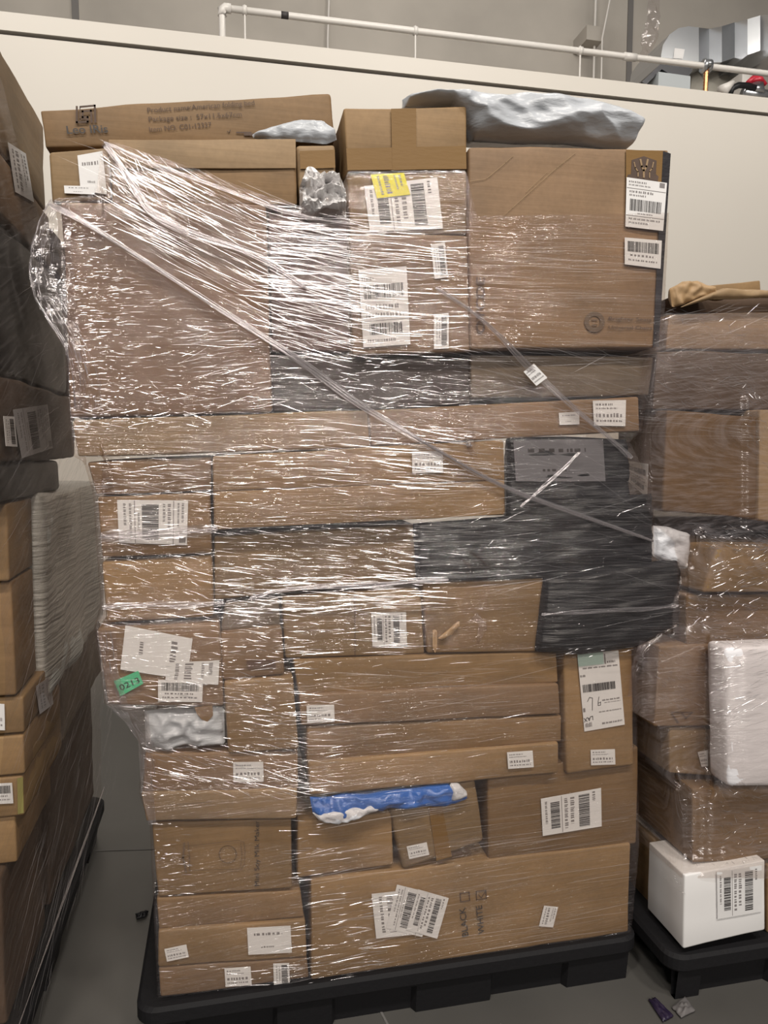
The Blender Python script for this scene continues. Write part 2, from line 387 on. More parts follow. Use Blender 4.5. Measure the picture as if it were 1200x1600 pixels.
for s in range(len(seg) - 1):
    x0, t0, b0, y0 = seg[s]; x1, t1, b1, y1 = seg[s + 1]
    q = [P(x0, t0, y0), P(x1, t1, y1), P(x1, b1, y1), P(x0, b0, y0)]; bb = [p + Vector((0, .45, 0)) for p in q]
    o = obj('duct_segment', q + bb, [(0, 3, 2, 1), (4, 5, 6, 7), (0, 1, 5, 4), (1, 2, 6, 5), (2, 3, 7, 6), (3, 0, 4, 7)], M_steel, du, smooth=False)
lb = [P(1054, 75, YD - .004), P(1070, 77, YD - .004), P(1067, 92, YD - .004), P(1052, 91, YD - .004)]
obj('tag', lb, [(0, 3, 2, 1)], M_white, du, smooth=False)['label'] = 'white paper tag'
def pxprism(pts, Y, dep):
    fr = [P(x, y, Y) for x, y in pts]; bk = [p + Vector((0, dep, 0)) for p in fr]; n = len(fr)
    return fr + bk, [tuple(range(n - 1, -1, -1)), tuple(range(n, 2 * n))] + [(i, (i + 1) % n, n + (i + 1) % n, n + i) for i in range(n)]
obj('support_beam', *pxprism([(1003, 128), (1033, 99), (1078, 103), (1082, 110), (1076, 120), (1050, 118), (1034, 108), (1010, 132)], 5.75, .3), M_darksteel, du, smooth=False)
tag(obj('air_unit_box', *pxprism([(1029, 112), (1079, 119), (1078, 150), (1028, 150)], 5.72, .25), simple('pale_metal', (.42, .45, .47), .6), smooth=False), 'pale metal box below the duct, just above the cream wall', 'metal box')
tag(obj('roof_panel', *pxprism([(1082, 108), (1150, 100), (1162, 150), (1078, 150)], 6.2, .1), simple('grey_panel', (.33, .31, .27), .6), smooth=False), 'beige grey panel between the metal box and the red valve', 'panel')
tag(obj('white_unit', *pxprism([(1160, 112), (1190, 108), (1196, 160), (1158, 160)], 5.9, .2), M_pipe, smooth=False), 'white box behind the red valve handle', 'box')
v0 = P(1182, 128, 5.5)
va = thing('pipe_valve', 'red round valve handle with black hose on top of the wall, far right', 'valve', (v0.x, 5.5, ZT - .15))
obj('valve_handle', *merge([tube([v0 + Vector((.0, 0, .05)), v0 + Vector((0, 0, .0)), v0 + Vector((0, 0, -.02))], [.035, .06, .05], 14), tube([v0 + Vector((-.08, 0, -.02)), v0 + Vector((-.04, 0, .02)), v0 + Vector((.04, 0, .02)), v0 + Vector((.08, 0, -.02))], .022, 8)]), M_red, va)
obj('valve_body', *merge([tube([v0 + Vector((0, 0, -.02)), v0 + Vector((0, 0, -.1))], [.055, .07], 12), tube([v0 + Vector((-.12, 0, -.1)), v0 + Vector((.15, 0, -.1))], .045, 12), tube([(v0.x, 5.5, v0.z - .1), (v0.x, 5.5, ZT - .15)], .03, 8)]), M_steel, va)
hz = [P(x, y, 5.45) for x, y in ((1140, 148), (1144, 138), (1154, 133), (1168, 134), (1180, 138))]
obj('hose', *tube(hz, .024, 8), M_dark, va)
cone = [P(x, y, 5.4) for x, y in ((1128, 143), (1146, 128))]
tag(obj('pipe_insulation_end', *tube([cone[0], cone[1]], [.05, .015], 10), M_pipe), 'white cone shaped cap left of the black hose', 'cap')
# plastic sheet hanging high on the wall
def pxsheet(left, right, Y, nu, nv, amp, fs, seed=0, ydelta=0.0, xoff=0):
    V, F, UV = [], [], []
    so = Vector((seed, seed * 2.1, seed * .7))
    for j in range(nv + 1):
        a = interp(left, j / nv); b = interp(right, j / nv)
        for i in range(nu + 1):
            u = i / nu; q = P(a[0] * (1 - u) + b[0] * u, a[1] * (1 - u) + b[1] * u, Y + ydelta * u)
            q.y += noise.noise(Vector((q.x * fs, q.z * fs, 0)) + so) * amp + abs(noise.noise(Vector((q.x * fs * 2.5, q.z * fs * 2.5, 3)) + so)) * amp
            V.append(q); UV.append((q.x, q.z))
    W = nu + 1
    for j in range(nv):
        for i in range(nu): F.append((j * W + i, (j + 1) * W + i, (j + 1) * W + i + 1, j * W + i + 1))
    return V, F, UV
M_film2 = film('film_cloudy', .09, .1, .05, (.72, .66, .72), .14, (14, 60), .6, .006)
V_, F_, U_ = pxsheet([(1010, -60), (1012, 20), (1006, 60), (1000, 95), (1000, 125)], [(1040, -60), (1034, 20), (1030, 60), (1024, 90), (1020, 125)], 6.6, 10, 40, .08, 6, 3)
tag(obj('hanging_plastic_sheet', V_, F_, M_film2, uv=U_), 'strip of shiny clear plastic hanging in front of the concrete wall left of the duct', 'plastic sheet')

# ------------------------------------------------------------------ printing and stickers
def quadpt(q, u, v): return q[0].lerp(q[1], u).lerp(q[3].lerp(q[2], u), v)
def slab(q, nrm, th):
    V = [p + nrm * th for p in q] + [p.copy() for p in q]
    return V, [(0, 3, 2, 1), (4, 5, 6, 7), (0, 1, 5, 4), (1, 2, 6, 5), (2, 3, 7, 6), (3, 0, 4, 7)]
def words(r, u0, u1, v0, v1, out):
    u = u0
    while u < u1:
        wl = r.uniform(.03, .11) * (u1 - u0 + .3); e = min(u + wl, u1)
        n = max(1, int((e - u) / ((v1 - v0) * .55 + .004)))
        for k in range(n):
            a = u + (e - u) * k / n; b_ = u + (e - u) * (k + .72) / n
            out.append((a, v0 + r.uniform(0, .25) * (v1 - v0), b_, v1))
        u = e + wl * .25
def bars(r, u0, u1, v0, v1, out):
    u = u0
    while u < u1:
        b_ = r.choice((.006, .01, .016, .024)) * 1.2; out.append((u, v0, min(u + b_, u1), v1)); u += b_ + r.choice((.006, .01, .014))
def layout(style, r):
    bar, txt = [], []
    if style == 'ship':
        words(r, .06, .5, .05, .09, txt); words(r, .06, .6, .12, .15, txt); txt.append((.0, .2, 1, .212))
        words(r, .08, .7, .24, .29, txt); words(r, .08, .5, .32, .36, txt)
        bars(r, .1, .9, .42, .66, bar); words(r, .3, .7, .69, .72, txt); txt.append((.0, .755, 1, .767)); txt.append((.82, .02, .95, .12))
        words(r, .08, .9, .8, .84, txt); words(r, .08, .6, .88, .92, txt)
    elif style == 'ship2':
        words(r, .05, .3, .1, .15, txt); bars(r, .08, .92, .2, .38, bar); words(r, .1, .8, .45, .52, txt); words(r, .1, .9, .56, .62, txt)
        bars(r, .15, .85, .7, .85, bar); txt.append((.02, .66, .98, .67)); words(r, .1, .7, .9, .94, txt)
    elif style == 'small':
        words(r, .08, .6, .12, .2, txt); words(r, .08, .75, .28, .34, txt); words(r, .08, .9, .5, .66, txt); words(r, .08, .9, .76, .84, txt)
    elif style == 'code':
        bars(r, .08, .92, .12, .5, bar); words(r, .15, .8, .58, .66, txt); words(r, .1, .9, .76, .83, txt)
    elif style == 'faint':
        words(r, .15, .8, .2, .3, txt); words(r, .3, .6, .7, .76, txt)
    return bar, txt
SEED = [100]
def sticker(parent, q, nrm, style='ship', rot=0, name='shipping_label', mat=None, ink=None, lab=None, th=.0006):
    """q: four 3-D corners TL TR BR BL"""
    SEED[0] += 1; r = random.Random(SEED[0])
    o = obj(name, *slab(q, nrm, th), mat or M_white, parent, smooth=False)
    if lab: o['label'] = lab
    if style:
        bar, txt = layout(style, r)
        for nm, lst in (('barcode', bar), ('printed_text', txt)):
            V, F = [], []
            for (u0, v0, u1, v1) in lst:
                c = [(u0, v0), (u1, v0), (u1, v1), (u0, v1)]
                for _ in range(rot): c = [(1 - b_, a_) for a_, b_ in c]
                b0 = len(V)
                for (a_, b_) in c: V.append(quadpt(q, min(max(a_, .01), .99), min(max(b_, .01), .99)) + nrm * (th + .0003))
                F.append((b0, b0 + 3, b0 + 2, b0 + 1))
            if V: obj(nm, V, F, ink or (M_ink if nm == 'barcode' else M_greyink), o, smooth=False)
    return o
NF = Vector((0, -1, 0))
def pxq(pts, Y): return [P(x, y, Y) for x, y in pts]
def rectpx(cx, cy, w, h, deg):
    a = math.radians(deg); ca, sa = math.cos(a), math.sin(a)
    return [(cx + x * ca - y * sa, cy + x * sa + y * ca) for x, y in ((-w/2, -h/2), (w/2, -h/2), (w/2, h/2), (-w/2, h/2))]
def text(parent, s, A, B, hgt, nrm, mat, name='printed_text', up_=None, bold=0.0):
    """text s along baseline A->B, capital height hgt"""
    cu = bpy.data.curves.new('t', 'FONT'); cu.body = s; cu.offset = bold
    to = bpy.data.objects.new('t', cu); C.objects.link(to)
    me = bpy.data.meshes.new_from_object(to.evaluated_get(bpy.context.evaluated_depsgraph_get()))
    vs = [v.co.copy() for v in me.vertices]; fs = [tuple(p.vertices) for p in me.polygons]
    bpy.data.objects.remove(to); bpy.data.curves.remove(cu); bpy.data.meshes.remove(me)
    x0 = min(v.x for v in vs); x1 = max(v.x for v in vs)
    X = (B - A); L = X.length; X.normalize(); U = up_ or nrm.cross(X).normalized()
    sy = hgt / .70
    V = [A + X * ((v.x - x0) / (x1 - x0) * L) + U * (v.y * sy) + nrm * .0004 for v in vs]
    return obj(name, V, fs, mat, parent, smooth=False)
def lines3(parent, polys, mat, name='printed_drawing'):
    """polys: list of (list of 3-D points, width)"""
    V, F = [], []
    for pts, wd in polys:
        for i in range(len(pts) - 1):
            a, b = pts[i], pts[i + 1]; d = b - a
            if d.length < 1e-6: continue
            n = d.cross(NF).normalized() * wd / 2; e = d.normalized() * wd / 2
            k = len(V); V += [a - e - n, a - e + n, b + e + n, b + e - n]; F.append((k, k + 3, k + 2, k + 1))
    o = obj(name, V, F, mat, parent, smooth=False); return o

# ------------------------------------------------------------------ pallets
def pallet(label, x0, x1, y0, y1, ztop):
    t = thing('plastic_pallet', label, 'pallet', ((x0 + x1) / 2, (y0 + y1) / 2, 0), 'black plastic pallets under the loads')
    r = .05; W, D = x1 - x0, y1 - y0
    def ring(inset, z, rr=r):
        pts = []
        for (cx, cy, a0) in ((x1 - inset - rr, y0 + inset + rr, -90), (x1 - inset - rr, y1 - inset - rr, 0), (x0 + inset + rr, y1 - inset - rr, 90), (x0 + inset + rr, y0 + inset + rr, 180)):
            for k in range(7):
                a = math.radians(a0 + 15 * k); pts.append(Vector((cx + rr * math.cos(a), cy + rr * math.sin(a), z)))
        return pts
    V, F = [], []
    prof = [(.03, ztop - .045), (.004, ztop - .045), (0, ztop - .038), (0, ztop - .008), (.008, ztop), (.03, ztop)]
    rings = [ring(i, z) for i, z in prof]; n = len(rings[0])
    for q in rings: V += q
    for k in range(len(rings) - 1):
        for i in range(n): F.append((k * n + i, k * n + (i + 1) % n, (k + 1) * n + (i + 1) % n, (k + 1) * n + i))
    F.append(tuple((len(rings) - 1) * n + i for i in range(n))); F.append(tuple(range(n - 1, -1, -1)))
    obj('deck', V, F, M_pallet, t, smooth=False)
    # skirt with fork openings (front, back) and feet
    for yy in (y0 + .012, y1 - .042):
        sg = 1 if yy < (y0 + y1) / 2 else -1
        V, F = [], []
        zt = ztop - .04
        xs = [(x0 + .03, 0)]
        for c in (x0 + W * .17, x0 + W * .44, x0 + W * .76): xs += [(c - .11, 0), (c - .10, .018), (c + .10, .018), (c + .11, 0)]
        xs += [(x1 - .03, 0)]
        for x, dd in xs:
            for (dy, z) in ((0, zt), (.012, 0), (.03, 0), (.03, zt)): V.append((x, yy + (dy + dd) * sg, z))
        for i in range(len(xs) - 1):
            for k in range(4): F.append((i * 4 + k, (i + 1) * 4 + k, (i + 1) * 4 + (k + 1) % 4, i * 4 + (k + 1) % 4))
        obj('skirt', V, F, M_pallet, t, smooth=False)
    for ix in range(3):
        for iy in range(3):
            cx = x0 + W * (.335 if ix == 0 else .665 if ix == 1 else .96) - (0 if ix < 2 else .03); cy = y0 + .17 + (D - .34) * iy / 2
            if ix == 2: cx = x1 - .1
            V = []
            for (h, z) in ((.075, 0), (.09, ztop - .044)):
                V += [(cx - h, cy - h, z), (cx + h, cy - h, z), (cx + h, cy + h, z), (cx - h, cy + h, z)]
            obj('foot', V, [(3, 2, 1, 0), (4, 5, 6, 7), (0, 1, 5, 4), (1, 2, 6, 5), (2, 3, 7, 6), (3, 0, 4, 7)], M_pallet, t, smooth=False)
    return t
ZD = .133
pallet('black plastic pallet carrying the tall middle load', -.235, 1.085, 1.72, 2.76, ZD)
pallet('black plastic pallet under the right hand load, rounded near corner', 1.05 + .06, 2.35, 1.62, 2.66, ZD)
pallet('black plastic pallet in shadow under the left hand load', -1.65, -.475, 1.3, 2.9, ZD)

# ------------------------------------------------------------------ middle load: cartons
Y0 = 1.75
HF = []                                     # (quad px, Y) for the film drape
NB = [0]
def carton(q, Y, dep, mat, label, name='cardboard_box', cat='cardboard box', dent=.0023, crush=0.0, r=.006, dx=0.0, cover=True, group=None, cell=.05):
    NB[0] += 1
    o = obj(name, *rbox(*pxq(q, Y), (dx, dep, 0), r=r, dent=dent, seed=NB[0], crush=crush, cell=cell), CB.get(mat) or mat)
    tag(o, label, cat, group); o['_Y'] = Y; HF.append((q, Y)); return o
def lab(o, pts, style='ship', rot=0, dy=.0045, **kw):
    return sticker(o, pxq(pts, o['_Y'] - dy), NF, style, rot, **kw)
def tape(o, pts, dy=.0035, mat=None, name='tape', lab_=None):
    t_ = obj(name, *slab(pxq(pts, o['_Y'] - dy), NF, .0004), mat or M_tape, o, smooth=False)
    if lab_: t_['label'] = lab_
    return t_
def flap(o, pts, dy=.001, mat=None):
    q = pxq(pts, o['_Y'] - dy - .0025)
    return obj('flap', *rbox(*q, (0, .0035, 0), r=.0016, dent=.0012, seed=NB[0] + 50, cell=.06), mat or o.data.materials[0], o)

# --- bottom tier
b = carton([(485, 1376), (985, 1318), (982, 1456), (487, 1531)], 1.745, .55, 'a', 'longest wide brown carton on the middle pallet, printed with BLACK and WHITE check boxes')
lab(b, rectpx(617, 1428, 66, 70, -6), 'small', 1); lab(b, rectpx(640, 1423, 58, 70, 14), 'ship', 1, dy=.006)
lab(b, rectpx(668, 1428, 50, 66, 16), 'ship2', 1, dy=.0075)
lab(b, [(850, 1415), (872, 1417), (864, 1449), (842, 1447)], 'small', 1)
text(b, 'BLACK', P(732, 1462, b['_Y'] - .0035), P(727, 1417, b['_Y'] - .0035), .017, NF, M_ink, bold=.004)
text(b, 'WHITE', P(757, 1458, b['_Y'] - .0035), P(753, 1414, b['_Y'] - .0035), .017, NF, M_ink, bold=.004)
def pl(pts, Y): return [P(x, y, Y) for x, y in pts]
yy = b['_Y'] - .0038
lines3(b, [(pl([(719, 1396), (733, 1394), (734, 1407), (720, 1409), (719, 1396)], yy), .0025), (pl([(744, 1393), (759, 1391), (760, 1404), (745, 1406), (744, 1393)], yy), .0025), (pl([(748, 1398), (752, 1403), (759, 1392)], yy), .002)], M_brownink, 'printed_check_boxes')
b = carton([(248, 1512), (480, 1497), (483, 1528), (250, 1559)], 1.75, .5, 'c', 'flattest brown box at the bottom of the left column, two small white stickers')
lab(b, rectpx(372, 1526, 41, 29, -4), 'small'); lab(b, rectpx(440, 1522, 25, 34, -2), 'code', 1, name='address_sticker')
b = carton([(247, 1455), (478, 1437), (480, 1496), (248, 1511)], 1.748, .5, 'a', 'brown box second from the bottom of the left column, plain white sheet and crooked sticker')
lab(b, rectpx(421, 1469, 68, 42, -3), 'faint', 0); lab(b, rectpx(276, 1489, 35, 20, -12), 'small', name='address_sticker')
b = carton([(245, 1404), (470, 1391), (476, 1434), (247, 1454)], 1.755, .5, 'b', 'low plain brown box directly under the soy milk maker box')
b = carton([(238, 1286), (455, 1279), (457, 1388), (247, 1403)], 1.752, .45, 'a', 'brown box printed with a drawing of a jug and Mini Soy Milk Maker')
yy = b['_Y'] - .0035
text(b, 'Mini Soy Milk Maker', P(405, 1384, yy), P(405, 1282, yy), .0115, NF, M_ink, bold=.0)
def circ(cx, cy, rx, ry, n=28, a0=0, a1=360): return [(cx + rx * math.cos(math.radians(a0 + (a1 - a0) * k / n)), cy + ry * math.sin(math.radians(a0 + (a1 - a0) * k / n))) for k in range(n + 1)]
lines3(b, [(pl(circ(356, 1335, 13.5, 13.5), yy), .0016), (pl([(295, 1322), (372, 1313), (381, 1316), (383, 1330), (382, 1350), (377, 1358), (296, 1360)], yy), .001),
           (pl([(376, 1316), (378, 1335), (376, 1355)], yy), .001), (pl([(288, 1318), (286, 1340), (291, 1363)], yy), .004), (pl([(294, 1316), (296, 1340), (296, 1361)], yy), .002)], M_fadeink)
b = carton([(220, 1239), (465, 1233), (463, 1279), (228, 1285)], 1.735, .5, 'e', 'pale brown low box overhanging on the left above the soy milk maker box', dent=.0025)
lines3(b, [(pl([(262, 1258), (330, 1253)], b['_Y'] - .004), .001)], M_fadeink, 'crease')
b = carton([(226, 1178), (467, 1175), (466, 1232), (222, 1238)], 1.742, .5, 'c', 'brown box directly below the torn grey mailer, white sticker right of its middle')
lab(b, rectpx(388, 1206, 47, 31, -1), 'small')
# --- lower middle
b = carton([(465, 1284), (612, 1270), (615, 1352), (466, 1371)], 1.75, .4, 'a', 'plain small box under the blue and white bag')
b = carton([(762, 1216), (998, 1166), (994, 1318), (764, 1346)], 1.752, .45, 'b', 'large brown box with white shipping label, resting on the right end of the bottom carton')
lab(b, [(845, 1248), (939, 1231), (940, 1291), (848, 1306)], 'ship2', 1); 
b = carton([(609, 1266), (743, 1216), (757, 1316), (630, 1361)], 1.742, .35, 'd', 'tilted brown box with rows of faint printed lines, right of the plain small box', r=.012)
lab(b, rectpx(653, 1329, 32, 20, -12), 'small')
tape(b, [(668, 1250), (688, 1246), (706, 1338), (682, 1345)])
yy = b['_Y'] - .0042; ls = []
for k in range(7):
    yb = 1262 + k * 9.5
    ls.append((pl([(630 + k, yb + 14 - k * .5), (662 + k, yb + 5)], yy), .0009)); ls.append((pl([(694 + k * .8, yb - 3), (732 + k * 1.5, yb - 15)], yy), .0009))
lines3(b, ls, M_fadeink, 'printed_lines')
# blue bag
o = obj('plastic_mailer', *pillow([(484, 1246), (520, 1242), (560, 1238), (640, 1232), (700, 1224), (728, 1236)], [(489, 1272), (515, 1286), (535, 1284), (575, 1266), (640, 1262), (700, 1256), (730, 1244)], 1.735, .02, 60, 16, .007, 22, 5, back=.03), M_blue)
tag(o, 'bright blue and white plastic mailer squeezed under the long flat boxes', 'mailer bag'); o['_Y'] = 1.735
obj('white_end', *pillow([(703, 1223), (716, 1224), (729, 1236)], [(703, 1251), (716, 1248), (730, 1242)], 1.728, .018, 14, 10, .003, 30, 6, back=.02), M_whiteplastic, o)['label'] = 'white end of the bag'
obj('white_patch', *pillow([(488, 1268), (530, 1262), (560, 1256), (602, 1253)], [(497, 1280), (528, 1287), (562, 1276), (600, 1260)], 1.728, .020, 30, 10, .006, 30, 7, back=.02), M_whiteplastic, o)['label'] = 'crumpled white part with dark print'
HF.append(([(484, 1246), (728, 1224), (730, 1250), (489, 1280)], 1.715))
# long flat boxes
LF = [([(482, 1192), (873, 1160), (874, 1209), (484, 1243)], 'a', 'lowest of the four long flat boxes, white sticker at its right end'),
      ([(479, 1136), (878, 1118), (877, 1159), (481, 1191)], 'b', 'second long flat box from the bottom, no sticker'),
      ([(467, 1086), (874, 1068), (877, 1117), (470, 1135)], 'c', 'third long flat box from the bottom, white sticker at its left end'),
      ([(458, 1031), (870, 1018), (873, 1067), (466, 1085)], 'a', 'uppermost of the four long flat boxes, plain with a light crease')]
LFO = []
for k, (q, mt, lb_) in enumerate(LF):
    o = carton(q, 1.735 + (-.008, .002, -.004, .008)[k], .5, mt, lb_, group='long flat boxes in the middle'); LFO.append(o)
lab(LFO[0], rectpx(813, 1187, 40, 26, -4), 'small'); lab(LFO[2], rectpx(501, 1115, 43, 27, -2), 'small')
lines3(LFO[3], [(pl([(660, 1055), (690, 1048), (705, 1048)], LFO[3]['_Y'] - .004), .0014)], CB['e'], 'crease')
b = carton([(880, 1022), (988, 1010), (991, 1196), (886, 1210)], 1.735, .4, 'a', 'upright brown box with LAX shipping label at the right edge', r=.008)
q26 = [(902, 1022), (966, 1016), (976, 1132), (913, 1143)]
s_ = lab(b, q26, None)
yq = pxq(q26, b['_Y'] - .0055)
def uvrect(q, lst, mat, par, nm, off=.0004):
    V, F = [], []
    for (u0, v0, u1, v1) in lst:
        k = len(V)
        for (a_, c_) in ((u0, v0), (u1, v0), (u1, v1), (u0, v1)): V.append(quadpt(q, a_, c_) + NF * off)
        F.append((k, k + 3, k + 2, k + 1))
    return obj(nm, V, F, mat, par, smooth=False)
rr_ = random.Random(5); bl = []; bars(rr_, .06, .85, .40, .50, bl); uvrect(yq, bl, M_ink, s_, 'barcode')
tl = []
for (u0, u1, v0, v1) in ((.1, .95, .18, .2), (.02, .15, .27, .30), (.5, .95, .62, .64), (.55, .95, .66, .67), (.4, .95, .77, .785), (.45, .95, .92, .945), (.7, .9, .12, .15), (.04, .2, .89, .95)): words(rr_, u0, u1, v0, v1, tl)
tl.append((.02, .70, .07, .75)); tl.append((.64, .03, .67, .16)); uvrect(yq, tl, M_greyink, s_, 'printed_text')
text(s_, 'LAX', quadpt(yq, .24, .815) , quadpt(yq, .01, .83), .011, NF, M_ink, up_=(quadpt(yq, .1, .9) - quadpt(yq, .1, .8)).normalized(), bold=.01)
lines3(s_, [([quadpt(yq, *c) + NF * .0005 for c in ((.14, .62), (.2, .57), (.27, .585), (.25, .68), (.24, .74))], .0014), ([quadpt(yq, *c) + NF * .0005 for c in ((.43, .58), (.40, .64), (.39, .69), (.45, .69), (.46, .65), (.40, .66))], .0014)], M_ink, 'handwriting')
uvrect(yq, [(0, .0, .62, .16)], simple('mint_label_stripe', (.55, .72, .66), .5), s_, 'green_band', .0003)['label'] = 'pale green band'
lab(b, rectpx(942, 1183, 38, 24, -2), 'small')
tape(b, [(882, 1028), (989, 1015), (989, 1010), (881, 1021)], mat=M_tape)
# left middle
o = obj('poly_mailer', *pillow([(226, 1113), (260, 1112), (300, 1106), (350, 1106)], [(228, 1166), (262, 1168), (300, 1164), (352, 1164)], 1.76, .025, 44, 22, .009, 16, 11, back=.05, pw=.35), M_mailer)
tag(o, 'pale grey plastic mailer with a torn hole, below the box with the green 0213 sticker', 'mailer bag'); HF.append(([(226, 1112), (350, 1106), (352, 1164), (228, 1168)], 1.74))
V_, F_ = pxprism([(304, 1106), (332, 1103), (333, 1118), (324, 1128), (315, 1124), (308, 1116)], 1.731, .006)
obj('torn_opening', V_, F_, CB['b'], o, smooth=False)['label'] = 'hole showing brown cardboard inside'
b = carton([(350, 1066), (460, 1056), (468, 1172), (355, 1180)], 1.73, .4, 'a', 'plain square brown box right of the torn grey mailer', r=.009)
b = carton([(342, 988), (440, 979), (446, 1055), (347, 1064)], 1.742, .4, 'c', 'small brown box with a dark printed patch, between the 0213 box and the column gap', r=.01)
tape(b, [(385, 1032), (430, 1030), (431, 1043), (386, 1045)], mat=simple('dark_print', (.12, .07, .05), .6), name='printed_patch', lab_='dark brown printed patch')
b = carton([(151, 982), (343, 974), (350, 1104), (167, 1104)], 1.735, .45, 'c', 'brown box with green 0213 sticker and overlapping white papers, sticking out at the left', r=.009)
lab(b, [(196, 977), (301, 998), (296, 1048), (286, 1062), (192, 1053), (186, 1020)][0:1] + [(301, 998), (292, 1062), (188, 1046)], 'faint', 1, name='packing_paper')
lab(b, [(262, 1035), (343, 1032), (341, 1070), (258, 1064)], 'small', 1, dy=.006); lab(b, [(247, 1062), (317, 1064), (316, 1097), (247, 1096)], 'code', 0, dy=.0075)
g_ = lab(b, [(178, 1064), (216, 1048), (224, 1068), (188, 1088)], None, name='number_sticker', mat=M_green, dy=.009, lab='green sticker reading 0213')
text(g_, '0213', P(189, 1079, b['_Y'] - .0100), P(219, 1066, b['_Y'] - .0100), .0135, NF, M_ink, bold=.008)
# row 930-1025
b = carton([(352, 942), (436, 935), (439, 981), (344, 986)], 1.765, .35, 'g', 'small greyish box left of the olive brown box with the square barcode label')
b = carton([(441, 934), (657, 922), (664, 1022), (446, 1029)], 1.75, .4, 'd', 'olive brown box with a square barcode label, above the four long flat boxes')
lab(b, rectpx(608, 983, 54, 52, -2), 'ship2', 1); lines3(b, [(pl([(554, 928), (555, 1026)], b['_Y'] - .0035), .0015)], M_brownink, 'flap_seam')
text(b, 'FRAGILE', P(462, 975, b['_Y'] - .0035), P(520, 972, b['_Y'] - .0035), .022, NF, M_fadeink) if False else None
b = carton([(660, 912), (858, 903), (862, 1018), (667, 1022)], 1.738, .4, 'a', 'brown box with a torn strip on its face, partly covered by the lowest black bag', r=.007)
obj('torn_strip', *pillow([(684, 998), (700, 984), (718, 968)], [(692, 1000), (706, 992), (718, 978)], 1.730, .004, 14, 6, .002, 30, 3, back=.002), M_paper, b)['label'] = 'raised torn paper strip'
obj('torn_strip', *pillow([(676, 985), (680, 984), (683, 986)], [(676, 1012), (680, 1020), (683, 1012)], 1.732, .003, 6, 10, .002, 30, 4, back=.002), M_paper, b)
# --- row 820-940
b = carton([(334, 838), (648, 819), (654, 905), (335, 938)], 1.758, .45, 'd', 'wide brown box directly under the box with the folded double lid')
b = carton([(158, 877), (331, 868), (334, 964), (166, 974)], 1.748, .45, 'a', 'plain brown box above the box with the green 0213 sticker', r=.009)
b = carton([(152, 776), (328, 770), (331, 864), (159, 872)], 1.742, .45, 'b', 'brown box with a large white shipping label at the left edge, mid height')
lab(b, [(183, 781), (294, 782), (292, 852), (186, 848)], 'ship', 1)
b = carton([(136, 722), (331, 713), (332, 768), (150, 775)], 1.746, .45, 'c', 'low brown box under crinkled film below the long board shaped box')
b = carton([(332, 713), (788, 687), (790, 805), (335, 829)], 1.722, .45, 'a', 'wide brown box with a folded double lid and one white sticker, centre', r=.007)
flap(b, [(334, 714), (786, 689), (788, 749), (334, 767)]); flap(b, [(335, 769), (788, 751), (788, 804), (337, 827)])
lab(b, rectpx(668, 722, 48, 34, -1), 'small', dy=.009)
# --- long box layer
b = carton([(112, 657), (574, 641), (578, 698), (120, 715)], 1.735, .5, 'd', 'long board shaped tan box spanning the left half under the big plain box', dent=.0025)
b = carton([(576, 641), (998, 620), (1000, 674), (580, 697)], 1.742, .5, 'c', 'long brown box spanning the right half with two white stickers at its right end', dent=.002)
lab(b, [(926, 626), (978, 625), (977, 666), (928, 665)], 'small'); lab(b, [(873, 645), (905, 643), (905, 663), (874, 664)], 'faint')
# --- black bags
def bag(up_, lo, Y, th, label, seed, nu=70, nv=36, amp=.006, back=.3):
    o = obj('black_bag_parcel', *pillow(up_, lo, Y, th, nu, nv, amp, 9, seed, stretch=(.5, 1, 2.2), back=.05, pw=.22), M_blackbag)
    tag(o, label, 'black bag'); return o
bag([(793, 684), (880, 682), (978, 686)], [(790, 822), (900, 826), (985, 824)], 1.752, .02, 'dark parcel in black plastic with a grey label, topmost of the three black parcels', 1)
q = bpy.data.objects['black_bag_parcel']
sticker(q, pxq([(802, 688), (942, 686), (946, 752), (806, 752)], 1.728), NF, 'faint', 0, mat=simple('greyed_label', (.16, .155, .17), .5), lab='large grey label seen through film', ink=M_ink)
bag([(645, 818), (790, 806), (900, 776), (1018, 772)], [(650, 908), (780, 904), (900, 900), (1018, 886)], 1.745, .025, 'long parcel in black plastic, middle one of the three black parcels', 2, 90)
bag([(850, 903), (950, 888), (1058, 872)], [(836, 1018), (900, 1022), (990, 1010), (1058, 976)], 1.728, .03, 'lowest black plastic parcel, sticking out at the right over the gap', 3, 70)
HF += [([(793, 684), (978, 686), (1018, 824), (790, 822)], 1.73), ([(645, 815), (1018, 775), (1018, 886), (650, 908)], 1.72), ([(845, 903), (1058, 873), (1058, 976), (840, 1018)], 1.70)]
# --- upper tiers
b = carton([(735, 553), (1022, 558), (1014, 618), (736, 622)], 1.76, .5, 'g', 'greyish brown low box right under the large box with the shield logo', dent=.002)
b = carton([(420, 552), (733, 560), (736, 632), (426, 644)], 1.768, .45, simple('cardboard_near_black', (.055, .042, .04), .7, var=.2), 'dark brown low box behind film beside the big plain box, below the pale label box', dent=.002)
b = carton([(418, 330), (544, 338), (548, 549), (424, 549)], 1.765, .45, simple('cardboard_mauve', (.15, .09, .075), .7, var=.2), 'upright brown box under dense film glare, between big plain box and pale label box')
b = carton([(93, 314), (416, 319), (424, 643), (110, 652)], 1.735, .6, CB['h'], 'big plain square brown box at upper left under shiny film', dent=.003, r=.008)
b = carton([(545, 367), (731, 367), (735, 549), (551, 555)], 1.738, .45, 'c', 'brown box with a large blurred label and two small barcode stickers, centre top area')
lab(b, [(560, 422), (635, 416), (641, 538), (568, 543)], 'ship2', 0); lab(b, [(673, 382), (695, 379), (700, 433), (679, 436)], 'code', 1, name='barcode_sticker'); lab(b, [(678, 491), (701, 489), (701, 544), (678, 545)], 'code', 1, name='barcode_sticker')
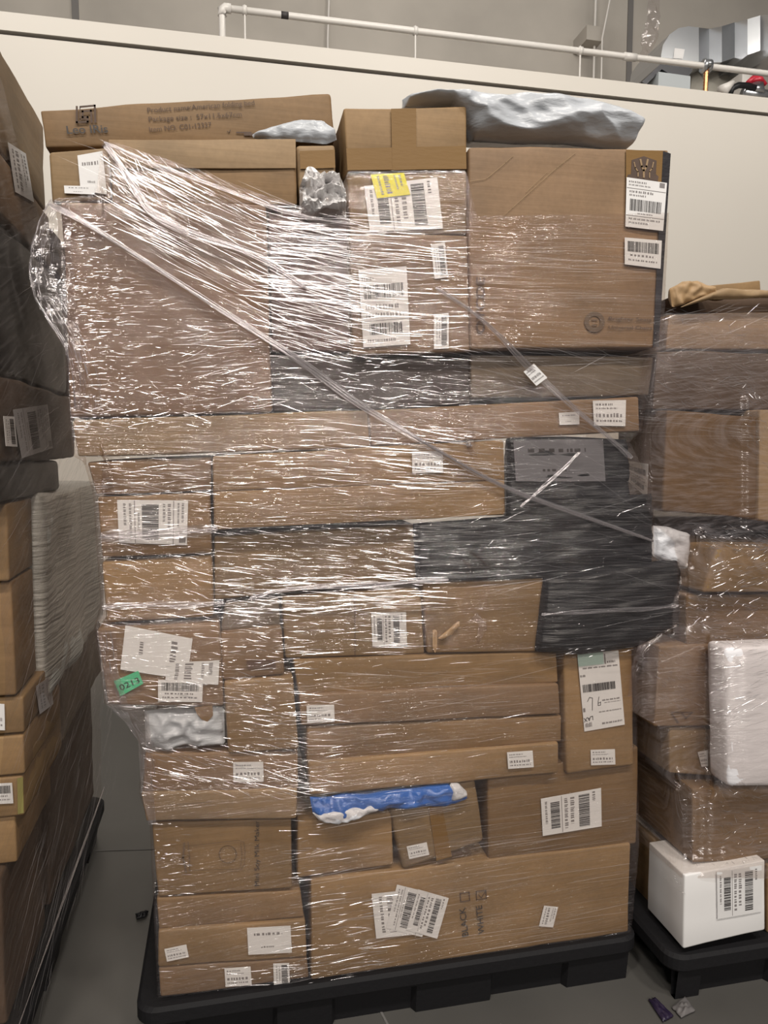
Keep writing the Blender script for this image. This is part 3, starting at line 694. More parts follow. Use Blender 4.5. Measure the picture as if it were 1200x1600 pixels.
b = carton([(543, 269), (728, 267), (731, 365), (546, 366)], 1.745, .45, 'd', 'brown box with a yellow sticker over its shipping label')
lab(b, [(569, 291), (683, 277), (692, 357), (578, 362)], 'ship2', 1)
yl = lab(b, [(579, 273), (631, 270), (641, 304), (589, 310)], 'small', 1, name='yellow_sticker', mat=M_yellow, dy=.007, lab='bright yellow sticker'); 
b = carton([(537, 169), (728, 167), (729, 266), (543, 268)], 1.74, .22, 'a', 'square brown box with a vertical tape band, top of the centre column', r=.005)
tape(b, [(611, 170), (650, 169), (651, 265), (613, 266)], lab_='darker brown tape band'); tape(b, [(541, 232), (728, 228), (729, 264), (543, 266)], dy=.003, lab_='band of clear brown tape along the bottom edge')
b = carton([(732, 229), (1047, 232), (1029, 543), (736, 546)], 1.728, .4, 'c', 'largest box, upper right, with black shield logo and taped corners', dent=.003, r=.007, cell=.035)
Yb = b['_Y']; yy = Yb - .0042
lab(b, [(979, 277), (1042, 286), (1036, 361), (977, 354)], 'ship', 0, dy=.005); lab(b, [(976, 371), (1034, 376), (1032, 420), (976, 413)], 'code', 0, dy=.005)
tape(b, [(1036, 236), (1048, 240), (1029, 542), (1020, 542)], mat=M_blacktape, lab_='dark edge tape')
tape(b, [(978, 234), (1040, 236), (1038, 290), (978, 292)], dy=.003, lab_='clear tape over the corner')
# shield logo
sh = [(987, 250), (1006, 244), (1026, 251), (1025, 272), (1029, 276), (1028, 283), (980, 277), (981, 273), (986, 272)]
V_, F_ = pxprism(sh, yy, .0006); obj('shield_logo', V_, F_, M_brownink, b, smooth=False)
lines3(b, [(pl([(991, 254), (993, 262), (997, 268), (997, 275)], yy - .0012), .003), (pl([(1001, 250), (1003, 260), (1006, 266), (1006, 276)], yy - .0012), .005), (pl([(1012, 250), (1010, 260), (1007, 266)], yy - .0012), .005), (pl([(1021, 254), (1019, 263), (1015, 268), (1015, 277)], yy - .0012), .003)], CB['e'], 'logo_tracery')
text(b, 'OYCDE', P(757, 521, yy), P(757, 433, yy), .021, NF, M_brownink, bold=.02)
V, F = [], []
for k in range(32):
    a_ = 2 * math.pi * k / 32
    for r_ in (16, 9): V.append(P(929 + r_ * math.cos(a_), 503 + r_ * math.sin(a_), yy))
for k in range(32): F.append((2 * k, 2 * ((k + 1) % 32), 2 * ((k + 1) % 32) + 1, 2 * k + 1))
obj('round_logo', V, F, M_fadeink, b, smooth=False)
lines3(b, [(pl([(925, 500), (933, 500)], yy), .003), (pl([(926, 508), (932, 508)], yy), .004)], M_fadeink, 'round_logo_centre')
text(b, 'Brighter Seats', P(951, 500, yy), P(1018, 502, yy), .0085, NF, M_brownink, bold=.006); text(b, 'Universal Chairs', P(951, 514, yy), P(1019, 515, yy), .0085, NF, M_brownink, bold=.006)
lines3(b, [(pl([(734, 385), (800, 325), (870, 262), (900, 238)], yy), .0012), (pl([(734, 283), (760, 279), (790, 254), (802, 243)], yy), .0012), (pl([(822, 300), (856, 268)], yy), .001)], CB['e'], 'crease')
# --- top left
b = carton([(77, 238), (170, 229), (173, 312), (81, 316)], 1.742, .4, 'd', 'short brown box with a blurred white label, beside the left load near the top')
lab(b, [(121, 243), (160, 236), (167, 304), (126, 298)], 'faint', 0); lab(b, [(100, 290), (148, 291), (148, 304), (101, 302)], 'faint', name='address_sticker', dy=.006)
b = carton([(172, 224), (461, 222), (465, 321), (174, 318)], 1.745, .4, 'b', 'brown box with a pale overhanging lid, under the folding bed box', r=.007)
flap(b, [(170, 219), (462, 217), (463, 263), (172, 263)], dy=.002, mat=CB['e'])['label'] = 'pale lid flap'
b = carton([(463, 227), (524, 225), (529, 330), (467, 330)], 1.755, .35, 'e', 'narrow tan box with shiny tape behind the crumpled silver mailer', r=.008)
tape(b, [(468, 236), (523, 234), (524, 262), (469, 264)])
b = carton([(61, 171), (516, 147), (524, 219), (70, 231)], 1.80, .57, 'b', 'long brown carton on top at left, printed Product name American folding bed', dent=.003, r=.006, cell=.035)
yy = b['_Y'] - .0045
text(b, 'Product name:American folding bed', P(231, 176, yy), P(398, 164, yy), .0105, NF, M_brownink, bold=0)
text(b, 'Package size :  57x11.5x67cm', P(233, 190, yy), P(378, 182, yy), .0105, NF, M_brownink, bold=0)
text(b, 'Item NO. C01-12327', P(234, 206, yy), P(331, 198, yy), .0105, NF, M_brownink, bold=0)
text(b, 'Leo IRis', P(105, 209, yy), P(169, 207, yy), .0165, NF, M_ink, bold=.012)
lines3(b, [(pl([(120, 167), (120, 191), (137, 190), (137, 183), (129, 183), (129, 174), (142, 173), (143, 190)], yy), .0042), (pl([(126, 167), (148, 165), (149, 190)], yy), .0042), (pl([(125, 167), (125, 186), (134, 186)], yy), .002)], M_brownink, 'square_logo')
lines3(b, [(pl([(355, 205), (358, 207), (360, 203)], yy), .0015), (pl([(370, 207), (392, 207)], yy), .003), (pl([(383, 210), (397, 210)], yy), .005)], M_brownink, 'smudged_marks')
# mailers on top
o = obj('poly_mailer', *pillow([(394, 211), (425, 198), (470, 188), (505, 191), (524, 204)], [(396, 215), (430, 219), (470, 222), (510, 222), (526, 217)], 1.762, .018, 44, 14, .006, 18, 21, back=.018), M_mailer)
tag(o, 'small flat grey mailer lying against the folding bed box', 'mailer bag')
o = obj('poly_mailer', *pillow([(628, 156), (690, 156), (760, 158), (840, 160), (905, 166), (950, 176), (978, 192), (990, 206)], [(632, 166), (700, 172), (735, 222), (800, 226), (880, 226), (930, 230), (975, 236), (986, 212)], 1.80, .075, 110, 40, .017, 8, 22, stretch=(.7, 1, 1.6), back=.08, pw=.42), M_mailer)
tag(o, 'large grey poly mailer lying on top of the largest box', 'mailer bag')
obj('twisted_corner', *pillow([(974, 204), (982, 196), (991, 196)], [(976, 222), (984, 222), (991, 212)], 1.77, .015, 12, 8, .006, 40, 5), M_mailer, o)
o = obj('silver_mailer', *pillow([(468, 284), (480, 266), (500, 270), (520, 268), (538, 284)], [(468, 330), (485, 336), (505, 340), (525, 342), (541, 346)], 1.735, .022, 22, 22, .028, 30, 8, back=.04, pw=.3), M_silver, smooth=False)
tag(o, 'crumpled silver grey mailer stuffed beside the yellow sticker box', 'mailer bag'); HF.append(([(468, 300), (540, 300), (541, 346), (468, 330)], 1.73))

# ------------------------------------------------------------------ stretch film of the middle load
def pin(q, x, y):
    s = None
    for i in range(4):
        x0, y0 = q[i]; x1, y1 = q[(i + 1) % 4]
        c = (x1 - x0) * (y - y0) - (y1 - y0) * (x - x0)
        if s is None: s = c > 0
        elif (c > 0) != s: return False
    return True
ST = 6
gx = np.arange(30, 1080, ST); gy = np.arange(200, 1590, ST)
XX, YYg = np.meshgrid(gx, gy)
raw = np.full(XX.shape, 9.0)
for q, Yq in HF:
    ins = None; sgn = None; m_ = np.ones(XX.shape, bool); m2 = np.ones(XX.shape, bool)
    for i in range(4):
        x0, y0 = q[i]; x1, y1 = q[(i + 1) % 4]
        c = (x1 - x0) * (YYg - y0) - (y1 - y0) * (XX - x0)
        m_ &= c >= 0; m2 &= c <= 0
    raw = np.where(m_ | m2, np.minimum(raw, Yq), raw)
env = np.full(XX.shape, 1.76)
for r_ in range(raw.shape[0]):
    pts = [(gx[i], raw[r_, i]) for i in range(len(gx)) if raw[r_, i] < 5]
    if len(pts) < 2: continue
    hull = []
    for p in pts:
        while len(hull) >= 2 and (hull[-1][0] - hull[-2][0]) * (p[1] - hull[-2][1]) - (hull[-1][1] - hull[-2][1]) * (p[0] - hull[-2][0]) <= 0: hull.pop()
        hull.append(p)
    env[r_] = np.interp(gx, [h[0] for h in hull], [h[1] for h in hull])
sm = env.copy()
for k in range(1, 4):
    sm = np.minimum(sm, np.roll(env, k, 0)); sm = np.minimum(sm, np.roll(env, -k, 0))
acc = np.zeros_like(sm)
for k in range(-3, 4): acc += np.roll(sm, k, 0)
sm = acc / 7
def fY(px, py):
    i = min(max((px - gx[0]) / ST, 0), len(gx) - 1.001); j = min(max((py - gy[0]) / ST, 0), len(gy) - 1.001)
    i0, j0 = int(i), int(j); a, b_ = i - i0, j - j0
    return (sm[j0, i0] * (1 - a) + sm[j0, i0 + 1] * a) * (1 - b_) + (sm[j0 + 1, i0] * (1 - a) + sm[j0 + 1, i0 + 1] * a) * b_ - .012
def plf(pl_, t, a=0, b_=1): return float(np.interp(t, [p[a] for p in pl_], [p[b_] for p in pl_]))
LE = [(300, 75), (330, 88), (640, 106), (712, 114), (722, 131), (770, 145), (960, 158), (978, 147), (1100, 163), (1112, 200), (1170, 221), (1240, 217), (1290, 234), (1560, 246)]
RE = [(266, 1048), (540, 1036), (560, 1025), (615, 1010), (672, 1003), (690, 984), (765, 1020), (868, 1022), (878, 1061), (975, 1061), (1010, 994), (1160, 996), (1320, 999), (1462, 986)]
TE = [(70, 313), (150, 303), (159, 224), (176, 221), (300, 262), (420, 308), (470, 322), (530, 300), (543, 268), (728, 266), (745, 338), (1050, 332)]
BE = [(200, 1561), (250, 1559), (480, 1531), (985, 1458), (1062, 1450)]
NU, NV = 230, 330
V, F, UV = [], [], []
for j in range(NV + 1):
    for i in range(NU + 1):
        u, v = i / NU, j / NV
        x, y = 75 + u * 950, 300 + v * 1200
        for _ in range(5):
            tt = plf(TE, x); bb_ = plf(BE, x); y = tt + (bb_ - tt) * v
            x = plf(LE, y) * (1 - u) + plf(RE, y) * u
        q = P(x, y, fY(x, y))
        q.y += .0016 * noise.noise(Vector((q.x * 3, q.z * 60, 0))) + .002 * noise.noise(Vector((q.x * 12, q.z * 14, 5)))
        V.append(q)
        # flow: wrinkles fall to the right in the upper left, run level elsewhere, climb to the right low down
        k1 = max(0, min(1, (560 - y) / 120)) * max(0, min(1, (600 - x) / 160)) * (1 if y < 330 + (x - 150) * .60 else 0)
        k2 = max(0, min(1, (y - 1150) / 200))
        UV.append((q.x, q.z + .5 * k1 * (q.x + .3) - .1 * k2 * q.x))
W = NU + 1
for j in range(NV):
    for i in range(NU): F.append((j * W + i, (j + 1) * W + i, (j + 1) * W + i + 1, j * W + i + 1))
# the film goes on round both sides
for side, sgn in ((0, -1), (NU, 1)):
    prev = [j * W + side for j in range(NV + 1)]
    for s in range(1, 7):
        cur = []
        for j in range(NV + 1):
            q = V[j * W + side].copy(); q.y += .15 * s; q.x += sgn * .004 * noise.noise(Vector((q.y * 3, q.z * 9, 1)))
            cur.append(len(V)); V.append(q); UV.append((q.x + sgn * .15 * s, q.z))
        for j in range(NV):
            F.append((prev[j], prev[j + 1], cur[j + 1], cur[j]) if sgn > 0 else (prev[j], cur[j], cur[j + 1], prev[j + 1]))
        prev = cur
M_film = film('stretch_film', .05, .06, .016, rough=.10)
wrap = thing('stretch_wrap', 'clear shiny stretch film wound around the tall middle load', 'stretch film', (.4, 2.1, ZD))
obj('film_sheet', V, F, M_film, wrap, uv=UV)
M_st = strandmat('film_wrinkle', .5, .2, .03)
M_st2 = strandmat('film_wrinkle_soft', .07, .3, .05)
rng = random.Random(7)
CLIP = True
def ridge(pts, rad, nbase=NF):
    """one crease: a narrow, slightly domed strip of film whose face leans upward and twists along its length"""
    V, F = [], []; n = len(pts)
    ph = math.radians(rng.uniform(2, 36)); ps = math.radians(rng.gauss(-14, 13) if not CLIP else rng.gauss(-3, 10)); tw = math.radians(rng.gauss(0, 9)); f1 = rng.uniform(0, 6.28)
    side = Vector((-nbase.y, nbase.x, 0))
    for i, p in enumerate(pts):
        t = (pts[min(i + 1, n - 1)] - pts[max(i - 1, 0)]).normalized()
        a = ph + tw * math.sin(f1 + i * 1.7); b_ = ps + tw * .7 * math.cos(f1 + i * 1.3)
        nn = (nbase * math.cos(a) + side * math.sin(b_) + Vector((0, 0, math.sin(a)))).normalized()
        wdir = t.cross(nn).normalized(); r_ = rad[i]
        V += [p - wdir * r_ * 1.05 - nn * r_ * .16, p + nn * r_ * .07, p + wdir * r_ * 1.05 - nn * r_ * .16]
    for i in range(n - 1):
        for k in range(2): F.append((i * 3 + k, i * 3 + k + 1, i * 3 + k + 4, i * 3 + k + 3))
    return V, F
def patch(quad, n, ang, dang, l0, l1, r0, r1, lift=.0015):
    out = []
    for _ in range(n):
        u, v = rng.random(), rng.random()
        x = (quad[0][0] * (1 - u) + quad[1][0] * u) * (1 - v) + (quad[3][0] * (1 - u) + quad[2][0] * u) * v
        y = (quad[0][1] * (1 - u) + quad[1][1] * u) * (1 - v) + (quad[3][1] * (1 - u) + quad[2][1] * u) * v
        a = math.radians(rng.gauss(ang, dang)); L = l0 + (l1 - l0) * rng.random() ** 2; r_ = rng.uniform(r0, r1) * .001
        m = 5 if L < 25 else 8; bend = rng.uniform(-.05, .05)
        if CLIP and 172 < x < 230 and 1040 < y < 1095: continue
        pts, rad = [], []
        for k in range(m):
            t = k / (m - 1) - .5; aa = a + bend * t
            px = x + L * t * math.cos(aa); py = y + L * t * math.sin(aa)
            if CLIP and not (plf(LE, py) + 2 < px < plf(RE, py) - 2): continue
            q = P(px, py, fY(px, py)); q.y -= lift + r_ * .6; q.z += rng.uniform(-.00025, .00025); pts.append(q)
            rad.append(r_ * max(.12, (1 - (2 * t) ** 2) ** .6) * rng.uniform(.85, 1.1))
        if len(pts) > 2: out.append(ridge(pts, rad))
    return out
R = []
R += patch([(165, 228), (420, 312), (430, 520), (200, 370)], 210, 27, 4, 20, 130, .3, 1.0)
R += patch([(420, 312), (560, 345), (560, 600), (420, 520)], 230, 13, 4, 20, 140, .3, 1.1)
R += patch([(430, 320), (650, 340), (640, 500), (430, 470)], 120, 4, 2, 50, 220, .3, 1.2)
R += patch([(545, 345), (735, 360), (735, 560), (550, 560)], 110, 1, 4, 15, 80, .25, .8)
R += patch([(545, 268), (728, 266), (728, 276), (545, 280)], 45, 0, 8, 4, 20, .3, .9)
R += patch([(95, 320), (180, 340), (210, 640), (112, 640)], 300, 0, 7, 4, 18, .3, .8)
R += patch([(150, 400), (330, 500), (420, 640), (112, 640)], 210, 0, 6, 6, 34, .25, .8)
R += patch([(280, 500), (420, 520), (430, 640), (300, 640)], 50, -9, 8, 25, 70, .3, .8)
R += patch([(112, 600), (330, 600), (330, 668), (116, 672)], 140, 4, 14, 4, 34, .3, .9)
R += patch([(425, 550), (740, 560), (700, 640), (425, 640)], 110, 4, 12, 8, 60, .25, .9)
R += patch([(480, 640), (790, 680), (780, 760), (480, 780)], 150, 6, 3, 20, 110, .3, .9)
R += patch([(130, 722), (335, 712), (335, 775), (150, 775)], 75, -2, 6, 8, 50, .25, .8)
R += patch([(150, 775), (335, 770), (335, 870), (160, 870)], 55, 3, 8, 6, 40, .25, .7)
R += patch([(155, 865), (335, 865), (340, 975), (165, 975)], 120, 14, 9, 5, 40, .25, .7)
R += patch([(335, 700), (480, 690), (480, 830), (335, 830)], 60, 0, 5, 8, 50, .25, .8)
R += patch([(335, 830), (650, 820), (660, 900), (335, 930)], 160, 5, 4, 8, 60, .25, .8)
R += patch([(335, 905), (690, 895), (690, 950), (335, 960)], 190, 0, 4, 10, 90, .3, 1.1)
R += patch([(440, 935), (665, 930), (665, 1022), (445, 1028)], 70, 1, 5, 10, 80, .3, .9)
R += patch([(345, 930), (470, 930), (480, 1070), (345, 1070)], 110, 2, 9, 5, 40, .3, .8)
R += patch([(152, 978), (345, 972), (350, 1106), (167, 1106)], 105, 6, 7, 6, 40, .25, .7)
R += patch([(350, 1060), (465, 1055), (470, 1180), (355, 1180)], 100, 7, 5, 6, 40, .25, .8)
R += patch([(225, 1165), (470, 1165), (470, 1245), (222, 1240)], 140, 16, 6, 8, 60, .3, .8)
R += patch([(440, 1030), (520, 1030), (540, 1250), (455, 1240)], 75, -3, 9, 6, 60, .3, .9)
R += patch([(240, 1285), (295, 1285), (300, 1400), (247, 1400)], 55, -3, 5, 4, 24, .3, .7)
R += patch([(445, 1260), (530, 1260), (540, 1400), (460, 1400)], 45, -5, 6, 6, 45, .3, .8)
R += patch([(440, 1400), (620, 1390), (600, 1530), (450, 1540)], 100, -9, 4, 10, 70, .3, .9)
R += patch([(248, 1510), (480, 1495), (480, 1530), (250, 1558)], 35, -3, 5, 6, 30, .25, .6)
R += patch([(480, 1030), (870, 1020), (870, 1230), (480, 1240)], 45, -6, 4, 10, 60, .2, .5)
R += patch([(795, 690), (1018, 770), (1018, 890), (660, 900)], 70, -4, 22, 6, 50, .2, .6)
R += patch([(880, 1012), (988, 1005), (988, 1024), (880, 1030)], 30, -6, 8, 4, 16, .25, .7)
R += patch([(740, 550), (1010, 560), (990, 680), (740, 690)], 60, 12, 10, 10, 60, .2, .5)
R += patch([(800, 350), (1035, 350), (1030, 540), (740, 540)], 30, 1, 2, 10, 60, .15, .35)
R += patch([(172, 228), (290, 262), (220, 300), (172, 300)], 60, 50, 14, 8, 40, .3, 1.0)
obj('film_wrinkles', *merge(R), M_st, wrap)['label'] = 'bright tight creases in the film'
R = []
R += patch([(735, 345), (1040, 340), (1028, 545), (735, 545)], 90, 1.5, 1.5, 80, 260, .25, .7)
R += patch([(735, 545), (1018, 555), (998, 680), (735, 690)], 90, 8, 10, 60, 200, .3, .8)
R += patch([(490, 1270), (985, 1230), (980, 1455), (490, 1520)], 110, -8.5, 1.5, 80, 300, .25, .7)
R += patch([(470, 1030), (870, 1020), (875, 1200), (485, 1240)], 60, -3, 5, 60, 200, .25, .6)
R += patch([(660, 700), (1018, 700), (1058, 1000), (660, 900)], 110, 0, 9, 40, 160, .25, .7)
R += patch([(120, 650), (790, 640), (790, 830), (150, 830)], 80, 3, 4, 60, 240, .25, .7)
R += patch([(420, 320), (1000, 660), (1000, 840), (420, 560)], 70, 32, 4, 60, 240, .25, .8)
R += patch([(170, 230), (560, 345), (560, 600), (200, 370)], 90, 24, 6, 60, 220, .3, .9)
obj('film_wrinkles', *merge(R), M_st2, wrap)['label'] = 'faint soft creases in the film'
# ropes of gathered film: flat pleated ribbons with strands
def smooth_px(px):
    for _ in range(3):
        o = [px[0]]
        for a, b in zip(px[:-1], px[1:]): o += [(a[0] * .75 + b[0] * .25, a[1] * .75 + b[1] * .25), (a[0] * .25 + b[0] * .75, a[1] * .25 + b[1] * .75)]
        px = o + [px[-1]]
    return px
def rope(px, wd, n, seed, strands=7):
    px = smooth_px(px)
    r = random.Random(seed); out = []
    N = n
    for s in range(strands):
        ph = r.uniform(0, 6.28); pts, rad = [], []
        off0 = (s / (strands - 1) - .5) * wd if strands > 1 else 0
        tp = lambda t: min(1, (1 - t) * 5 + .25, t * 12 + .3)
        for k in range(N):
            t = k / (N - 1); x, y = interp(px, t); x2, y2 = interp(px, min(1, t + .02)); x1, y1 = interp(px, max(0, t - .02))
            L = math.hypot(x2 - x1, y2 - y1) or 1; nx_, ny_ = -(y2 - y1) / L, (x2 - x1) / L
            o = (off0 * math.cos(ph * .2 + t * 5) + wd * .1 * math.sin(t * 19 + ph)) * tp(t)
            q = P(x + nx_ * o, y + ny_ * o, fY(x, y)); q.y -= .004 + .003 * abs(math.sin(t * 8 + ph)); pts.append(q)
            rad.append(r.uniform(.45, 1.2) * .0011)
        out.append(tube(pts, rad, 5, cap=False))
    # the gathered sheet itself
    V, F = [], []
    for k in range(N):
        t = k / (N - 1); x, y = interp(px, t); x2, y2 = interp(px, min(1, t + .02)); x1, y1 = interp(px, max(0, t - .02))
        L = math.hypot(x2 - x1, y2 - y1) or 1; nx_, ny_ = -(y2 - y1) / L, (x2 - x1) / L
        for i in range(7):
            o = (i / 6 - .5) * wd * (1 + .2 * math.sin(t * 13 + seed)) * tp(t); q = P(x + nx_ * o, y + ny_ * o, fY(x, y)); q.y -= .005 + .002 * math.sin(i * 2.4 + t * 20); V.append(q)
    for k in range(N - 1):
        for i in range(6): F.append((k * 7 + i, (k + 1) * 7 + i, (k + 1) * 7 + i + 1, k * 7 + i + 1))
    out.append((V, F)); return merge(out)
M_rope = strandmat('gathered_film', .24, .2, .06)
ropes = [([(77, 320), (120, 340), (187, 383), (257, 427), (333, 477), (400, 520), (467, 562), (550, 627), (617, 665), (700, 715), (790, 764), (881, 796), (1019, 845)], 10, 12),
         ([(680, 450), (757, 500), (821, 571), (896, 639), (971, 702), (985, 716)], 9, 5),
         ([(165, 228), (190, 262), (215, 300), (235, 338), (300, 366), (400, 398), (480, 452)], 12, 10),
         ([(163, 224), (250, 262), (330, 290), (410, 320), (480, 342), (560, 352)], 6, 5),
         ([(158, 838), (200, 836), (280, 832), (340, 826)], 16, 7),
         ([(160, 948), (230, 944), (300, 945), (350, 942)], 10, 5),
         ([(390, 935), (450, 918), (520, 916), (600, 912), (700, 905)], 8, 5),
         ([(812, 792), (860, 750), (905, 706)], 5, 3),
         ([(845, 960), (930, 954), (1020, 950), (1058, 945)], 6, 3)]
for k, (px, wd, st_) in enumerate(ropes):
    obj('film_rope', *rope(px, wd, 60, k + 1, st_), M_rope, wrap)['label'] = 'thick gathered rope of film'
# loose film at the edges
def loose(left, right, Y, ydelta, seed, amp=.012, fs=16, mat=None):
    V_, F_, U_ = pxsheet(left, right, Y, 24, 60, amp, fs, seed, ydelta)
    return obj('loose_film', V_, F_, mat or M_film2, wrap, uv=U_)
loose([(77, 312), (60, 345), (48, 385), (44, 425), (52, 465), (76, 505), (100, 545), (112, 590), (115, 640)], [(108, 318), (110, 350), (112, 400), (116, 450), (122, 500), (126, 545), (130, 590), (134, 620), (138, 645)], 1.70, .02, 4)
loose([(150, 985), (158, 1050), (165, 1100), (196, 1130), (216, 1160), (220, 1235), (232, 1290)], [(180, 985), (185, 1050), (200, 1100), (232, 1116), (236, 1160), (240, 1235), (244, 1290)], 1.72, .0, 9, .008)
loose([(1000, 1000), (990, 1030), (984, 1060), (982, 1090)], [(1061, 960), (1030, 985), (1004, 1025), (991, 1085)], 1.70, .03, 12, .008)
def lpatch(curve, wd, n, seed, Y, r0=.3, r1=.9):
    r = random.Random(seed); out = []
    for _ in range(n):
        t = r.random(); L = r.uniform(.03, .12); o = r.uniform(0, wd); pts = []; rad = []
        rr2 = r.uniform(r0, r1) * .001
        for k in range(5):
            x, y = interp(curve, t + L * (k / 4 - .5)); pts.append(P(x + o, y + r.uniform(-1, 1), Y - .006)); rad.append(rr2 * (1 - abs(k - 2) / 2.6))
        out.append(tube(pts, rad, 5, cap=False))
    return out
R = lpatch([(77, 312), (60, 345), (48, 385), (45, 425), (54, 465), (78, 505), (102, 545), (114, 590), (116, 640)], 42, 150, 3, 1.70)
R += lpatch([(77, 312), (60, 345), (48, 385), (45, 425), (54, 465), (78, 505), (102, 545), (114, 590), (116, 640)], 3, 50, 5, 1.70)
R += lpatch([(150, 985), (158, 1050), (165, 1100), (196, 1130), (216, 1160), (220, 1235)], 26, 80, 4, 1.715)
R += lpatch([(990, 1050), (1004, 1018), (1030, 990), (1058, 975)], 5, 30, 6, 1.70)
obj('film_wrinkles', *merge(R), M_st, wrap)
wl_ = sticker(wrap, pxq([(818, 581), (834, 568), (855, 590), (838, 603)], fY(836, 585) - .008), NF, 'small', 0, name='loose_sticker', lab='small crooked white sticker stuck on the film rope')

# ------------------------------------------------------------------ left load (its right side faces the aisle)
XL = -.455
def zf(py): return P(20, py, 1.75).z
def sidebox(name, cat, label, py0, py1, y0, y1, mat, xr=XL, wd=.55, r=.006, dent=.002, crush=0.0):
    z1, z0 = zf(py0), zf(py1)
    NB[0] += 1
    A = Vector((xr - wd, y0, z1)); B = Vector((xr, y0, z1)); Cc = Vector((xr, y0, z0)); D = Vector((xr - wd, y0, z0))
    o = obj(name, *rbox(A, B, Cc, D, (0, y1 - y0, 0), r=r, dent=dent, seed=NB[0], crush=crush), CB.get(mat) or mat)
    return tag(o, label, cat)
NR = Vector((1, 0, 0))
def sideq(pts, X): return [PX(x, y, X) for x, y in pts]
L_ = sidebox('cardboard_box', 'cardboard box', 'brown box with torn upper edge, top of the left load', 62, 235, 1.55, 2.18, 'd', r=.01, dent=.003, crush=.012)
v0_ = sidebox('cardboard_box', 'cardboard box', 'brown box with a tall white label near the top of the left load', 238, 338, 1.6, 2.2, 'c', r=.008)
sticker(v0_, sideq([(12, 222), (40, 240), (53, 316), (24, 300)], XL + .004), NR, 'small', 1)
sidebox('black_bag_parcel', 'black bag', 'large black wrapped parcel in the upper half of the left load', 342, 588, 1.62, 2.36, M_dark, r=.02, dent=.008)
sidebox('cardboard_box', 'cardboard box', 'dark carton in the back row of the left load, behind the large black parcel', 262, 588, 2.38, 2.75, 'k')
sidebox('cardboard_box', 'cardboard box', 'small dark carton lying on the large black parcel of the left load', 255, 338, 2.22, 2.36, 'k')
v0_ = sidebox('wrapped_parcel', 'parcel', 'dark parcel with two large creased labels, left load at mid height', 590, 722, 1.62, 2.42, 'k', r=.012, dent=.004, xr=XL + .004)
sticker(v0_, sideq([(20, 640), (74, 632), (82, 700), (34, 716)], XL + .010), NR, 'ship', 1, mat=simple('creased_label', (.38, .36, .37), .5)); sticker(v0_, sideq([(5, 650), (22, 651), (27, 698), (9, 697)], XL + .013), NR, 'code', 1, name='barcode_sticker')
sidebox('black_bag_parcel', 'black bag', 'low black parcel under the parcel with creased labels, left load', 724, 782, 1.62, 2.2, M_dark, r=.012, dent=.004)
sidebox('cardboard_box', 'cardboard box', 'brown box at the near left edge, directly below the low black parcel', 786, 904, 1.72, 1.93, 'a', xr=XL - .01)
sidebox('cardboard_box', 'cardboard box', 'brown box second below the low black parcel, left load', 907, 1084, 1.74, 1.93, 'b', xr=XL - .012)
# cloudy wrapped block at the far end
def zat(px, py): return PX(px, py, XL).z
A = PX(134, 735, XL - .006); zt_ = PX(132, 735, XL).z; zb_ = PX(150, 985, XL).z
NB[0] += 1
o = obj('wrapped_block', *rbox(Vector((XL - .6, 1.95, zf(785))), Vector((XL + .005, 1.95, zf(785))), Vector((XL + .005, 1.95, zb_ + .005)), Vector((XL - .6, 1.95, zb_ + .005)), (0, .93, 0), r=.02, dent=.012, seed=NB[0]), M_graywrap)
tag(o, 'tall pale grey block swathed in cloudy film at the far end of the left load', 'wrapped parcel')
lw = [('brown box with one label in front and one on its side, left load', 1090, 1147, 1.75, 2.1, XL, 'a'), ('plain brown box beneath the double labelled box, left load', 1150, 1211, 1.75, 2.12, XL - .003, 'a'),
      ('brown box with green tinted tape at its corner and white front label, left load', 1214, 1276, 1.75, 2.15, XL - .008, 'a'), ('lowest plain brown box visible at the near edge of the left load', 1279, 1352, 1.76, 2.1, XL - .03, 'a')]
for k, (lb_, p0, p1, ya, yb, xr, mt) in enumerate(lw):
    o = sidebox('cardboard_box', 'cardboard box', lb_, p0, p1, ya, yb, mt, xr=xr)
    if k == 0:
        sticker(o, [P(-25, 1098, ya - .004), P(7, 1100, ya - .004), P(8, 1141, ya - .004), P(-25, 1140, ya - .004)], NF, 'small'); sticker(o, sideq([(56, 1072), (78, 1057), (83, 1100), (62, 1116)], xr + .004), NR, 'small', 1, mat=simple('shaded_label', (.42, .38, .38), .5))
    if k == 2:
        sticker(o, [P(-20, 1225, ya - .004), P(19, 1223, ya - .004), P(21, 1255, ya - .004), P(-20, 1257, ya - .004)], NF, 'code')
        obj('corner_tape', *slab([P(27, 1216, ya - .003), P(xr * 0 + 36, 1214, ya - .003), P(37, 1270, ya - .003), P(28, 1272, ya - .003)], NF, .0005), simple('green_tint_tape', (.27, .24, .08), .3), o, smooth=False)
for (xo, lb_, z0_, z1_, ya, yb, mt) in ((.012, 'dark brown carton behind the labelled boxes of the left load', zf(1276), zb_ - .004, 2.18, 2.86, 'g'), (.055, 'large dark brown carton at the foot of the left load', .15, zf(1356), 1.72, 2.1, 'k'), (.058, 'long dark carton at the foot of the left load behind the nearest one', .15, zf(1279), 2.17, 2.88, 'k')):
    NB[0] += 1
    o = obj('cardboard_box', *rbox(Vector((XL - .6, ya, z1_)), Vector((XL - xo, ya, z1_)), Vector((XL - xo, ya, z0_)), Vector((XL - .6, ya, z0_)), (0, yb - ya, 0), r=.01, dent=.004, seed=NB[0]), CB[mt]); tag(o, lb_, 'cardboard box')
